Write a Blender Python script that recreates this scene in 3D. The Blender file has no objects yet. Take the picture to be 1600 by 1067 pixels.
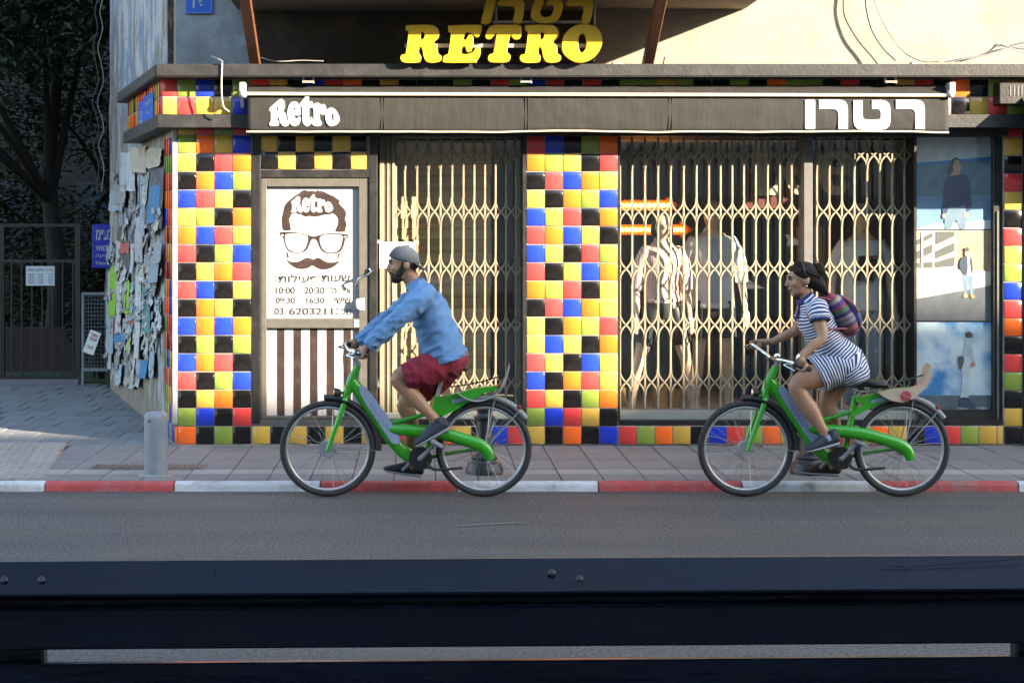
import bpy, bmesh, math, random
from mathutils import Vector, Matrix, Euler, noise as mnoise
random.seed(7)
R = math.radians
SC = bpy.context.scene
COL = SC.collection

# ------------------------------------------------------------------ camera, sky, sun, exposure
F, CX, CY, CAMZ = 2590.0, 655.0, 365.0, 1.775      # focal length and axis point in photo pixels, eye height
cam = bpy.data.cameras.new('camera')
cam.sensor_width = 36.0
cam.lens = 36.0*F/1600.0
cam.shift_x = (800-CX)/1600.0
cam.shift_y = -(533.5-CY)/1600.0
cam.clip_start, cam.clip_end = 0.1, 500
camo = bpy.data.objects.new('camera', cam); COL.objects.link(camo)
camo.location = (0, 0, CAMZ); camo.rotation_euler = (R(90), 0, 0)
SC.camera = camo

SUN = Vector((1.40, -1.0, 0.55)).normalized()      # towards the sun
world = bpy.data.worlds.new('World'); SC.world = world; world.use_nodes = True
wn = world.node_tree; wn.nodes.clear()
sky = wn.nodes.new('ShaderNodeTexSky'); sky.sky_type = 'NISHITA'; sky.sun_disc = False
sky.sun_elevation = math.asin(SUN.z); sky.sun_rotation = math.atan2(SUN.x, SUN.y)
sky.air_density = 1.2; sky.dust_density = 1.0; sky.ozone_density = 1.0
bg = wn.nodes.new('ShaderNodeBackground'); bg.inputs[1].default_value = 0.12
wo = wn.nodes.new('ShaderNodeOutputWorld')
wn.links.new(sky.outputs[0], bg.inputs[0]); wn.links.new(bg.outputs[0], wo.inputs[0])
sl = bpy.data.lights.new('sun', 'SUN'); sl.energy = 5.0; sl.angle = R(0.55); sl.color = (1.0, 0.84, 0.64)
so = bpy.data.objects.new('sun', sl); COL.objects.link(so)
so.rotation_euler = (-SUN).to_track_quat('-Z', 'Y').to_euler(); so.location = (20, -15, 12)
SC.view_settings.view_transform = 'Standard'; SC.view_settings.look = 'None'
SC.view_settings.gamma = 1.0; SC.view_settings.use_curve_mapping = False
SC.view_settings.exposure = 2.75
SC.render.engine = 'CYCLES'
SC.cycles.use_denoising = True
SC.cycles.max_bounces = 8; SC.cycles.transparent_max_bounces = 16
SC.cycles.caustics_reflective = False; SC.cycles.caustics_refractive = False
SC.cycles.sample_clamp_indirect = 6.0

# ------------------------------------------------------------------ helpers
def P(x, y, Y):                                    # photo pixel + depth -> point in the street
    s = F/Y
    return Vector(((x-CX)/s, Y, CAMZ-(y-CY)/s))
WM = {}
def tag(o, label=None, cat=None, group=None, kind=None):
    if label: o['label'] = label
    if cat: o['category'] = cat
    if group: o['group'] = group
    if kind: o['kind'] = kind
    return o
def root(name, loc, label=None, cat=None, group=None, kind=None):
    o = bpy.data.objects.new(name, None); COL.objects.link(o); o.location = loc; o.empty_display_size = .1
    WM[o.name] = Matrix.Translation(Vector(loc))
    return tag(o, label, cat, group, kind)
def adopt(o, parent):
    if parent is not None:
        o.parent = parent
        o.matrix_parent_inverse = WM.get(parent.name, Matrix.Identity(4)).inverted()
    return o
def place(name, mesh, parent=None, loc=(0,0,0), rot=None):
    o = bpy.data.objects.new(name, mesh); COL.objects.link(o); o.location = loc
    if rot is not None: o.rotation_euler = rot
    return adopt(o, parent)
def crom(pts, n=6, closed=False):                  # Catmull-Rom through points (tuples of any length)
    out = []; N = len(pts)
    rng = range(N) if closed else range(N-1)
    for i in rng:
        p1 = pts[i]; p2 = pts[(i+1) % N]
        p0 = pts[(i-1) % N] if (closed or i > 0) else tuple(2*a-b for a, b in zip(p1, p2))
        p3 = pts[(i+2) % N] if (closed or i+2 < N) else tuple(2*b-a for a, b in zip(p1, p2))
        for k in range(n):
            t = k/n
            out.append(tuple(.5*(2*b+(-a+c)*t+(2*a-5*b+4*c-d)*t*t+(-a+3*b-3*c+d)*t**3) for a, b, c, d in zip(p0, p1, p2, p3)))
    if not closed: out.append(tuple(pts[-1]))
    return out

class MB:
    def __init__(s): s.v = []; s.f = []; s.uv = {}; s.mi = []; s.cm = 0
    def add(s, vs, fs, uvs=None):
        b = len(s.v); s.v += [tuple(v) for v in vs]
        for f in fs: s.f.append(tuple(i+b for i in f)); s.mi.append(s.cm)
        if uvs:
            for i, u in enumerate(uvs): s.uv[b+i] = u
    def box(s, x0, x1, y0, y1, z0, z1, ch=0):
        if ch: return s.cbox((x0+x1)/2, (y0+y1)/2, (z0+z1)/2, x1-x0, y1-y0, z1-z0, ch)
        s.add([(x0,y0,z0),(x1,y0,z0),(x1,y1,z0),(x0,y1,z0),(x0,y0,z1),(x1,y0,z1),(x1,y1,z1),(x0,y1,z1)],
              [(0,3,2,1),(4,5,6,7),(0,1,5,4),(1,2,6,5),(2,3,7,6),(3,0,4,7)])
    def cbox(s, cx, cy, cz, sx, sy, sz, ch, rot=None):  # chamfered box, optionally rotated
        hx, hy, hz = sx/2, sy/2, sz/2; vs = []; idx = {}
        for ax in range(3):
            for a in (-1, 1):
                for b in (-1, 1):
                    for c in (-1, 1):
                        h = [hx-ch, hy-ch, hz-ch]; h[ax] += ch
                        idx[(ax,a,b,c)] = len(vs); vs.append(Vector((a*h[0], b*h[1], c*h[2])))
        fs = []
        for ax in range(3):
            for sg in (-1, 1):
                q = []
                for (u, w) in ((-1,-1),(1,-1),(1,1),(-1,1)):
                    k = [0,0,0]; k[ax] = sg; k[(ax+1)%3] = u; k[(ax+2)%3] = w; q.append(idx[(ax,*k)])
                fs.append(tuple(q if sg > 0 else q[::-1]))
        for ax in range(3):
            b_, c_ = (ax+1)%3, (ax+2)%3
            for sb in (-1, 1):
                for scc in (-1, 1):
                    k0 = [0,0,0]; k0[b_] = sb; k0[c_] = scc; k1 = list(k0); k0[ax] = -1; k1[ax] = 1
                    q = [idx[(b_,*k0)], idx[(b_,*k1)], idx[(c_,*k1)], idx[(c_,*k0)]]
                    fs.append(tuple(q if sb*scc < 0 else q[::-1]))
        for a in (-1, 1):
            for b in (-1, 1):
                for c in (-1, 1):
                    q = [idx[(0,a,b,c)], idx[(1,a,b,c)], idx[(2,a,b,c)]]
                    fs.append(tuple(q if a*b*c > 0 else q[::-1]))
        o = Vector((cx, cy, cz))
        s.add([o+(rot @ v if rot else v) for v in vs], fs)
    def bar(s, p, q, w, d, ref=(0,0,1), ch=0):          # rectangular bar from p to q: w across ref x dir, d along ref
        p = Vector(p); q = Vector(q); t = (q-p); L = t.length; t.normalize()
        r = Vector(ref); r = (r-t*r.dot(t)).normalized(); u = t.cross(r)
        m = Matrix((t, u, r)).transposed()
        if ch: s.cbox(*((p+q)/2), L, w, d, ch, m)
        else:
            c = (p+q)/2
            vs = [c+m @ Vector((a*L/2, b*w/2, e*d/2)) for a, b, e in ((-1,-1,-1),(1,-1,-1),(1,1,-1),(-1,1,-1),(-1,-1,1),(1,-1,1),(1,1,1),(-1,1,1))]
            s.add(vs, [(0,3,2,1),(4,5,6,7),(0,1,5,4),(1,2,6,5),(2,3,7,6),(3,0,4,7)])
    def loft(s, path, seg=16, ref=(0,1,0), caps=True, round_caps=0, vlen0=0.0):
        # path: (Vector, ra, rb): ra along ref, rb across it
        pts = [(Vector(p), a, b) for p, a, b in path]
        if round_caps:
            def cap(p, d, a, b):
                m = min(a, b); return [(p+d*m*math.sin(x)*.9, a*math.cos(x), b*math.cos(x)) for x in (math.pi/2*.93, math.pi/3, math.pi/6)]
            d0 = (pts[0][0]-pts[1][0]).normalized(); d1 = (pts[-1][0]-pts[-2][0]).normalized()
            pts = cap(pts[0][0], d0, *pts[0][1:])+pts+cap(pts[-1][0], d1, *pts[-1][1:])[::-1]
        vs = []; uv = []; n = len(pts); L = vlen0; u0 = None
        for i, (p, a, b) in enumerate(pts):
            t = (pts[min(i+1, n-1)][0]-pts[max(i-1, 0)][0]).normalized()
            r = Vector(ref); u = r-t*r.dot(t)
            if u.length < 1e-3: u = u0 or t.orthogonal()
            u.normalize(); u0 = u; w = t.cross(u)
            if i: L += (p-pts[i-1][0]).length
            for k in range(seg):
                an = 2*math.pi*k/seg
                vs.append(p+u*(a*math.cos(an))+w*(b*math.sin(an))); uv.append((k/seg, L))
        fs = [(i*seg+k, i*seg+(k+1)%seg, (i+1)*seg+(k+1)%seg, (i+1)*seg+k) for i in range(n-1) for k in range(seg)]
        if caps:
            fs.append(tuple(range(seg))[::-1]); fs.append(tuple((n-1)*seg+k for k in range(seg)))
        s.add(vs, fs, uv)
    def tube(s, pts, r, seg=8, caps=True):
        rr = r if isinstance(r, (list, tuple)) else [r]*len(pts)
        s.loft([(p, q, q) for p, q in zip(pts, rr)], seg, ref=(.31,.17,.93), caps=caps)
    def ell(s, c, rx, ry, rz, seg=16, rings=10, rot=None):
        c = Vector(c); vs = []; 
        for i in range(1, rings):
            ph = math.pi*i/rings
            for k in range(seg):
                a = 2*math.pi*k/seg
                v = Vector((rx*math.sin(ph)*math.cos(a), ry*math.sin(ph)*math.sin(a), rz*math.cos(ph)))
                vs.append(c+(rot @ v if rot else v))
        t = Vector((0,0,rz)); vs.append(c+(rot @ t if rot else t)); vs.append(c-(rot @ t if rot else t))
        fs = [(i*seg+k, (i+1)*seg+k, (i+1)*seg+(k+1)%seg, i*seg+(k+1)%seg) for i in range(rings-2) for k in range(seg)]
        T = (rings-1)*seg
        fs += [(T, k, (k+1)%seg) for k in range(seg)]+[(T+1, (rings-2)*seg+(k+1)%seg, (rings-2)*seg+k) for k in range(seg)]
        s.add(vs, fs)
    def torus(s, c, r0, r1, axis='Y', seg=48, ms=10, a0=0, a1=2*math.pi, flat=1.0):
        full = abs(a1-a0-2*math.pi) < 1e-6; n = seg if full else seg+1; vs = []
        for i in range(n):
            a = a0+(a1-a0)*i/seg
            for k in range(ms):
                b = 2*math.pi*k/ms; rr = r0+r1*math.cos(b)
                vs.append(Vector(c)+Vector((rr*math.cos(a), r1*flat*math.sin(b), rr*math.sin(a))))
        fs = [(i*ms+k, i*ms+(k+1)%ms, ((i+1)%n)*ms+(k+1)%ms, ((i+1)%n)*ms+k) for i in range(seg) for k in range(ms)]
        if not full: fs += [tuple(range(ms))[::-1], tuple((n-1)*ms+k for k in range(ms))]
        s.add(vs, fs)
    def lathe(s, c, prof, seg=24):                      # prof: (r, z)
        vs = []; n = len(prof)
        for r, z in prof:
            for k in range(seg):
                a = 2*math.pi*k/seg; vs.append((c[0]+r*math.cos(a), c[1]+r*math.sin(a), c[2]+z))
        fs = [(i*seg+k, i*seg+(k+1)%seg, (i+1)*seg+(k+1)%seg, (i+1)*seg+k) for i in range(n-1) for k in range(seg)]
        fs += [tuple(range(seg))[::-1], tuple((n-1)*seg+k for k in range(seg))]
        s.add(vs, fs)
    def disc(s, c, r, th, axis='Y', seg=28):
        c = Vector(c); vs = []
        for d in (-th/2, th/2):
            for k in range(seg):
                a = 2*math.pi*k/seg; vs.append(c+Vector((r*math.cos(a), d, r*math.sin(a))))
        s.add(vs, [(k, (k+1)%seg, seg+(k+1)%seg, seg+k) for k in range(seg)]+[tuple(range(seg)), tuple(range(2*seg-1, seg-1, -1))])
    def prism(s, poly, y0, y1):                         # polygon (x, z), extruded along y
        n = len(poly)
        s.add([(x, y0, z) for x, z in poly]+[(x, y1, z) for x, z in poly],
              [tuple(range(n))[::-1], tuple(range(n, 2*n))]+[(k, (k+1)%n, n+(k+1)%n, n+k) for k in range(n)])
    def slab(s, poly, z0, z1):                          # polygon (x, y), extruded along z
        n = len(poly)
        s.add([(x, y, z0) for x, y in poly]+[(x, y, z1) for x, y in poly],
              [tuple(range(n))[::-1], tuple(range(n, 2*n))]+[(k, (k+1)%n, n+(k+1)%n, n+k) for k in range(n)])
    def mesh(s, name, mats, smooth=False):
        me = bpy.data.meshes.new(name); me.from_pydata(s.v, [], s.f)
        for m in (mats if isinstance(mats, (list, tuple)) else [mats]): me.materials.append(m)
        if any(s.mi): me.polygons.foreach_set('material_index', s.mi)
        if s.uv:
            ul = me.uv_layers.new(name='uv')
            for l in me.loops: ul.data[l.index].uv = s.uv.get(l.vertex_index, (0, 0))
        bm = bmesh.new(); bm.from_mesh(me); bmesh.ops.recalc_face_normals(bm, faces=bm.faces); bm.to_mesh(me); bm.free()
        if smooth:
            me.polygons.foreach_set('use_smooth', [True]*len(me.polygons))
            try: me.set_sharp_from_angle(angle=R(smooth if smooth > 1 else 45))
            except Exception: pass
        return me
    def build(s, name, mats, parent=None, smooth=False):
        return place(name, s.mesh(name, mats, smooth), parent)

def evaluated(o):                                      # bake modifiers into a plain mesh
    dg = bpy.context.evaluated_depsgraph_get(); dg.update()
    me = bpy.data.meshes.new_from_object(o.evaluated_get(dg)); old = o.data
    o.modifiers.clear(); mats = [m for m in old.materials] if hasattr(old, 'materials') else []
    o.data = me
    if not me.materials:
        for m in mats: me.materials.append(m)
    return o
def fuse(o, voxel, smooth_it=4, fac=.5):               # one continuous skin from overlapping closed shapes
    m = o.modifiers.new('r', 'REMESH'); m.mode = 'VOXEL'; m.voxel_size = voxel; m.use_smooth_shade = True
    if smooth_it:
        q = o.modifiers.new('s', 'SMOOTH'); q.iterations = smooth_it; q.factor = fac
    return evaluated(o)

def glyph_mesh(name, loops, mat, depth=.004, bevel=0.0, smooth_n=4, res=1):
    # loops: list of closed 2D outlines in metres (x, z); filled with holes; lies in the XZ plane, front at y=0
    cu = bpy.data.curves.new(name, 'CURVE'); cu.dimensions = '2D'; cu.fill_mode = 'BOTH'
    cu.extrude = depth/2; cu.bevel_depth = bevel; cu.bevel_resolution = 1
    for lp in loops:
        pts = crom([tuple(p) for p in lp], smooth_n, True) if smooth_n > 1 else lp
        sp = cu.splines.new('POLY'); sp.points.add(len(pts)-1); sp.use_cyclic_u = True
        for q, (x, z) in zip(sp.points, pts): q.co = (x, z, 0, 1)
    o = bpy.data.objects.new(name, cu); COL.objects.link(o)
    dg = bpy.context.evaluated_depsgraph_get(); dg.update()
    me = bpy.data.meshes.new_from_object(o.evaluated_get(dg)); bpy.data.objects.remove(o); bpy.data.curves.remove(cu)
    me.transform(Matrix.Rotation(R(90), 4, 'X')); me.materials.clear(); me.materials.append(mat); me.name = name
    return me
def text_mesh(name, body, size, mat, depth=.002, offset=0.0, width=None, height=None, align='LEFT'):
    cu = bpy.data.curves.new(name, 'FONT'); cu.body = body; cu.size = size; cu.extrude = depth/2; cu.offset = offset; cu.align_x = align
    o = bpy.data.objects.new(name, cu); COL.objects.link(o)
    dg = bpy.context.evaluated_depsgraph_get(); dg.update()
    me = bpy.data.meshes.new_from_object(o.evaluated_get(dg)); bpy.data.objects.remove(o)
    if width and len(me.vertices):
        xs = [v.co.x for v in me.vertices]; ys = [v.co.y for v in me.vertices]
        x0, x1, y0, y1 = min(xs), max(xs), min(ys), max(ys); sy = (height/(y1-y0)) if height else width/(x1-x0)
        me.transform(Matrix.Diagonal((width/(x1-x0), sy, 1, 1)) @ Matrix.Translation((-x0, -y0, 0)))
    me.transform(Matrix.Rotation(R(90), 4, 'X')); me.materials.clear(); me.materials.append(mat); me.name = name
    return me

# ------------------------------------------------------------------ materials
def M(name, rgb, rough=.6, var=.08, scale=6.0, bump=0.0, bscale=60.0, metal=0.0, spec=.5, coat=0.0, rvar=.08, obj_var=0.0, dirt=None, dscale=3.0, damt=.5, stretch=None, emit=0.0):
    m = bpy.data.materials.new(name); m.use_nodes = True; nt = m.node_tree; N = nt.nodes; L = nt.links
    b = N['Principled BSDF']; b.inputs['Roughness'].default_value = rough; b.inputs['Metallic'].default_value = metal
    b.inputs['Specular IOR Level'].default_value = spec; b.inputs['Coat Weight'].default_value = coat; b.inputs['Coat Roughness'].default_value = .12
    tc = N.new('ShaderNodeTexCoord'); co = tc.outputs['Object']
    if stretch:
        mp = N.new('ShaderNodeMapping'); mp.inputs['Scale'].default_value = stretch; L.new(co, mp.inputs[0]); co = mp.outputs[0]
    ns = N.new('ShaderNodeTexNoise'); ns.inputs['Scale'].default_value = scale; ns.inputs['Detail'].default_value = 6; L.new(co, ns.inputs[0])
    rp = N.new('ShaderNodeValToRGB'); rp.color_ramp.elements[0].position = .3; rp.color_ramp.elements[1].position = .7
    rp.color_ramp.elements[0].color = (*[max(0, c*(1-var)) for c in rgb], 1); rp.color_ramp.elements[1].color = (*[min(1, c*(1+var)) for c in rgb], 1)
    L.new(ns.outputs[0], rp.inputs[0]); col = rp.outputs[0]
    if dirt:
        n2 = N.new('ShaderNodeTexNoise'); n2.inputs['Scale'].default_value = dscale; n2.inputs['Detail'].default_value = 8; n2.inputs['Roughness'].default_value = .65; L.new(co, n2.inputs[0])
        r2 = N.new('ShaderNodeValToRGB'); r2.color_ramp.elements[0].position = .5; r2.color_ramp.elements[1].position = .68
        r2.color_ramp.elements[1].color = (damt, damt, damt, 1); L.new(n2.outputs[0], r2.inputs[0])
        mx = N.new('ShaderNodeMix'); mx.data_type = 'RGBA'; mx.inputs[7].default_value = (*dirt, 1)
        L.new(r2.outputs[0], mx.inputs[0]); L.new(col, mx.inputs[6]); col = mx.outputs[2]
    if obj_var:
        oi = N.new('ShaderNodeObjectInfo'); mr = N.new('ShaderNodeMapRange'); mr.inputs[3].default_value = 1-obj_var; mr.inputs[4].default_value = 1+obj_var
        L.new(oi.outputs['Random'], mr.inputs[0]); hs = N.new('ShaderNodeHueSaturation'); L.new(mr.outputs[0], hs.inputs['Value']); L.new(col, hs.inputs['Color']); col = hs.outputs[0]
    L.new(col, b.inputs['Base Color'])
    if rvar:
        mr2 = N.new('ShaderNodeMapRange'); mr2.inputs[3].default_value = max(0, rough-rvar); mr2.inputs[4].default_value = min(1, rough+rvar)
        L.new(ns.outputs[0], mr2.inputs[0]); L.new(mr2.outputs[0], b.inputs['Roughness'])
    if bump:
        n3 = N.new('ShaderNodeTexNoise'); n3.inputs['Scale'].default_value = bscale; n3.inputs['Detail'].default_value = 5; L.new(co, n3.inputs[0])
        bp = N.new('ShaderNodeBump'); bp.inputs['Strength'].default_value = bump; bp.inputs['Distance'].default_value = .01
        L.new(n3.outputs[0], bp.inputs['Height']); L.new(bp.outputs[0], b.inputs['Normal'])
    if emit:
        L.new(col, b.inputs['Emission Color']); b.inputs['Emission Strength'].default_value = emit
    return m
def glass_mat(name, tint=(.9,.95,.95), refl=1.0):
    m = bpy.data.materials.new(name); m.use_nodes = True; nt = m.node_tree; N = nt.nodes; L = nt.links
    for n in list(N):
        if n.type != 'OUTPUT_MATERIAL': N.remove(n)
    out = [n for n in N if n.type == 'OUTPUT_MATERIAL'][0]
    tr = N.new('ShaderNodeBsdfTransparent'); tr.inputs[0].default_value = (*tint, 1)
    gl = N.new('ShaderNodeBsdfGlossy'); gl.inputs['Roughness'].default_value = .02
    lw = N.new('ShaderNodeLayerWeight'); lw.inputs[0].default_value = .5
    pw = N.new('ShaderNodeMath'); pw.operation = 'POWER'; pw.inputs[1].default_value = 5.0; L.new(lw.outputs['Facing'], pw.inputs[0])
    mu = N.new('ShaderNodeMath'); mu.operation = 'MULTIPLY_ADD'; mu.inputs[1].default_value = .95; mu.inputs[2].default_value = .04*refl; mu.use_clamp = True
    L.new(pw.outputs[0], mu.inputs[0]); mx = N.new('ShaderNodeMixShader')
    L.new(mu.outputs[0], mx.inputs[0]); L.new(tr.outputs[0], mx.inputs[1]); L.new(gl.outputs[0], mx.inputs[2]); L.new(mx.outputs[0], out.inputs[0])
    return m
def nodes_of(m): return m.node_tree.nodes, m.node_tree.links, m.node_tree.nodes['Principled BSDF']

TILE = {k: M('glazed_tile_'+n, c, .16, .07, 5, 0.05, 9, coat=.15, obj_var=.09, rvar=.06, dirt=tuple(q*.6+.03 for q in c), dscale=2.5, damt=.35) for k, n, c in (
    ('A','amber',(.54,.325,.054)), ('G','green',(.20,.275,.045)), ('O','orange',(.88,.140,.016)),
    ('R','red',(.60,.046,.044)), ('B','blue',(.012,.035,.42)), ('K','black',(.005,.004,.004)))}
GROUT = M('grout', (.36,.34,.31), .9, .2, 20, .3, 90, dirt=(.14,.13,.12), dscale=4, damt=.7)
BLACKP = M('black_paint', (.0065,.006,.006), .45, .3, 12, .25, 50, dirt=(.040,.036,.034), dscale=5, damt=.35)
LEDGE = M('black_painted_concrete', (.0068,.0068,.0076), .6, .35, 9, .25, 45, dirt=(.030,.028,.028), dscale=6, damt=.6)
ALU = M('aluminium', (.105,.099,.086), .42, .08, 14, .05, 80, metal=.35)
ALUD = M('aluminium_grey', (.11,.107,.105), .45, .08, 14, .05, 80, metal=.3)
WHITEP = M('white_film', (.30,.30,.305), .45, .03, 5)
BROWNF = M('brown_film', (.026,.015,.012), .4, .15, 8, dirt=(.06,.045,.04), dscale=9, damt=.4)
CREAM = M('cream_metal', (.195,.165,.112), .5, .06, 12, .1, 60, dirt=(.35,.28,.17), dscale=12, damt=.3)
SILL = M('grey_sill', (.22,.23,.21), .5, .1)
STEEL = M('bare_steel', (.55,.55,.55), .25, .1, 20, metal=1.0)
CHROME = M('chrome', (.75,.75,.75), .12, .05, 20, metal=1.0)
RUBBER = M('rubber', (.018,.018,.020), .7, .2, 20)
GLASS = glass_mat('shop_glass', (.93,.95,.95), 1.4)
WHITE_PAINT = M('white_vinyl', (.36,.36,.355), .5, .03)
DARKIN = M('dark_interior', (.035,.04,.05), .8, .3, 2)
# ------------------------------------------------------------------ ground
SZ = .065                                              # pavement level
D = 13.4                                               # depth of the tiled shop front
US = Vector((-.283, .959)).normalized()                # direction of the side wall, going back
SIDE_ANG = math.atan2(-US.y, -US.x*1.0) if False else -math.acos(.283)
def side_t(x, X0=-1.98, Y0=13.42):
    k = (x-CX)/F; return (X0-k*Y0)/(k*US.y-US.x)
def side_pt(x, y, off=0.0):
    t = side_t(x); X = -1.98+US.x*t; Y = 13.42+US.y*t
    n = Vector((-US.y, US.x)); p = P(x, y, Y); return Vector((X+n.x*off, Y+n.y*off, p.z)), t

ASPH = M('asphalt', (.072,.070,.069), .75, .8, 55, .7, 200, spec=.35, dirt=(.085,.077,.068), dscale=.9, damt=.7, rvar=.03)
PAVE = M('concrete_paver', (.165,.158,.155), .85, .12, 5, .35, 120, obj_var=.10, dirt=(.10,.096,.094), dscale=2.5, damt=.5)
PAVEL = M('light_concrete_paver', (.26,.245,.225), .85, .10, 5, .35, 120, obj_var=.08, dirt=(.16,.15,.14), dscale=3, damt=.4)
PAVED = M('grey_brick_paver', (.165,.168,.175), .85, .14, 6, .35, 120, obj_var=.12, dirt=(.11,.11,.11), dscale=2.5, damt=.5)
JOINT = M('paving_joint', (.07,.065,.06), .95, .2, 30)
EARTH = M('earth', (.10,.085,.06), .95, .3, 4, .5, 40)
def sheet(name, x0, x1, y0, y1, z, mat):
    m = MB(); m.add([(x0,y0,z),(x1,y0,z),(x1,y1,z),(x0,y1,z)], [(0,1,2,3)]); o = m.build(name, mat); o['kind'] = 'structure'; return o
sheet('ground', -250, 250, -250, 250, -.08, EARTH)
rd = MB(); nx, ny = 120, 24
for j in range(ny+1):
    for i in range(nx+1):
        x = -12+26*i/nx; y = 5.3+6.13*j/ny
        e = max(0, (y-10.9)/.5)
        rd.v.append((x, y, .002*mnoise.noise((x*.6, y*.9, 3))*(1-min(1, e))-.0))
rd.f = [(j*(nx+1)+i, j*(nx+1)+i+1, (j+1)*(nx+1)+i+1, (j+1)*(nx+1)+i) for j in range(ny) for i in range(nx)]; rd.mi = [0]*len(rd.f)
road = rd.build('road', ASPH, smooth=True); road['kind'] = 'structure'
sheet('road_beyond', 14, 90, 5.3, 11.43, -.004, ASPH); sheet('road_beyond', -90, -12, 5.3, 11.43, -.004, ASPH)
# the worn dashes and patches on the asphalt; warm streaks paint sunlight in
N_, L_, B_ = nodes_of(ASPH); src = B_.inputs['Base Color'].links[0].from_socket
tc = N_.new('ShaderNodeTexCoord'); mp = N_.new('ShaderNodeMapping'); mp.inputs['Scale'].default_value = (.22, 2.2, 1); L_.new(tc.outputs['Object'], mp.inputs[0])
ns = N_.new('ShaderNodeTexNoise'); ns.inputs['Scale'].default_value = 1.3; ns.inputs['Detail'].default_value = 7; L_.new(mp.outputs[0], ns.inputs[0])
rp = N_.new('ShaderNodeValToRGB'); rp.color_ramp.elements[0].position = .32; rp.color_ramp.elements[0].color = (.82,.82,.84,1); rp.color_ramp.elements[1].position = .68; rp.color_ramp.elements[1].color = (1.20,1.17,1.13,1); L_.new(ns.outputs[0], rp.inputs[0])
mx = N_.new('ShaderNodeMix'); mx.data_type = 'RGBA'; mx.blend_type = 'MULTIPLY'; mx.inputs[0].default_value = 1.0; L_.new(src, mx.inputs[6]); L_.new(rp.outputs[0], mx.inputs[7]); L_.new(mx.outputs[2], B_.inputs['Base Color'])
MARK = M('worn_road_paint', (.17,.16,.14), .8, .3, 25)
for (xa, ya, xb, yb, w) in ((715,822,818,817,.022), (385,855,398,853,.015)):
    Ya = F*CAMZ/(ya-CY); Yb = F*CAMZ/(yb-CY); a = P(xa, ya, Ya); b = P(xb, yb, Yb); m = MB()
    n = 7; top = []; bot = []
    for i in range(n+1):
        q = a.lerp(b, i/n); ww = w*(.4+.6*random.random()); top.append((q.x, q.y+ww, .0045)); bot.append((q.x, q.y-ww, .0045))
    m.add(top+bot, [(i, i+1, n+2+i, n+1+i) for i in range(n)]); place('road_paint_scuff', m.mesh('road_paint_scuff', MARK), road)
sheet('near_pavement', -60, 60, -8, 5.0, .10, PAVED)
m = MB(); m.box(-60, 60, 5.0, 5.32, -.05, .11, .02); o = m.build('near_kerb', PAVEL); o['kind'] = 'structure'
# far pavement: bed plus single slabs
m = MB(); m.box(-30, 30, 11.49, 13.6, -.07, SZ-.012); m.box(-30, -1.95, 13.6, 40, -.07, SZ-.012)
pav = m.build('pavement', JOINT); pav['kind'] = 'structure'
CW = .2925; rows = [(13.41,12.95,PAVE),(12.95,12.49,PAVE),(12.49,12.03,PAVE),(12.03,11.80,PAVEL),(11.80,11.49,PAVE)]
for (ya, yb, mt) in rows:
    mb = MB(); mb.cbox(0, 0, 0, CW-.006, ya-yb-.006, .03, .004); me = mb.mesh('paving_slab', mt)
    for k in range(-13, 17):
        x = .993+CW*(k+.5)
        if 1 and x-CW/2 < -2.62+.35*(12.6-(ya+yb)/2)*-1+ -.35: pass
        place('paving_slab', me, pav, (x, (ya+yb)/2, SZ-.015+random.uniform(-.002, .002)), (random.uniform(-.004,.004), random.uniform(-.004,.004), 0))
mb = MB(); mb.cbox(0, 0, 0, .236, .414, .03, .004); me = mb.mesh('paving_brick', PAVED)
for j in range(13):
    y = 13.66+.42*j
    for i in range(14):
        x = -2.05-.24*i-(.12 if j % 2 else 0)
        if x-.12 > -1.98+US.x*(y+.25-13.42)/US.y+.25: continue
        if CX+F*x/y < -15: continue
        place('paving_brick', me, pav, (x, y, SZ-.016+random.uniform(-.004, .003)), (random.uniform(-.01,.01), random.uniform(-.008,.008), 0))
# the pale tactile ramp at the left end
mb = MB(); mb.cbox(0, 0, 0, .196, .226, .03, .005)
for i in range(3):
    for j in range(2):
        mb.cbox(-.065+.065*i, -.055+.11*j, .016, .05, .09, .008, .003)
me = mb.mesh('tactile_slab', PAVEL)
for j in range(8):
    for i in range(6):
        x = -2.74-.2*i-.03*j; y = 11.69+.23*j
        if CX+F*x/y < -25: continue
        place('tactile_slab', me, pav, (x, y, SZ-.011+.002*j), None)
# manhole grating by the bollard
mb = MB(); mb.box(-.42, .42, -.13, .13, -.01, .0)
for i in range(26): mb.box(-.40+.031*i, -.385+.031*i, -.10, .10, 0, .006)
gp = P(230, 731, 12.1); place('drain_cover', mb.mesh('drain_cover', M('cast_iron_cover', (.13,.11,.10), .7, .2, 30)), pav, (gp.x, 12.14, SZ+.004))
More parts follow.
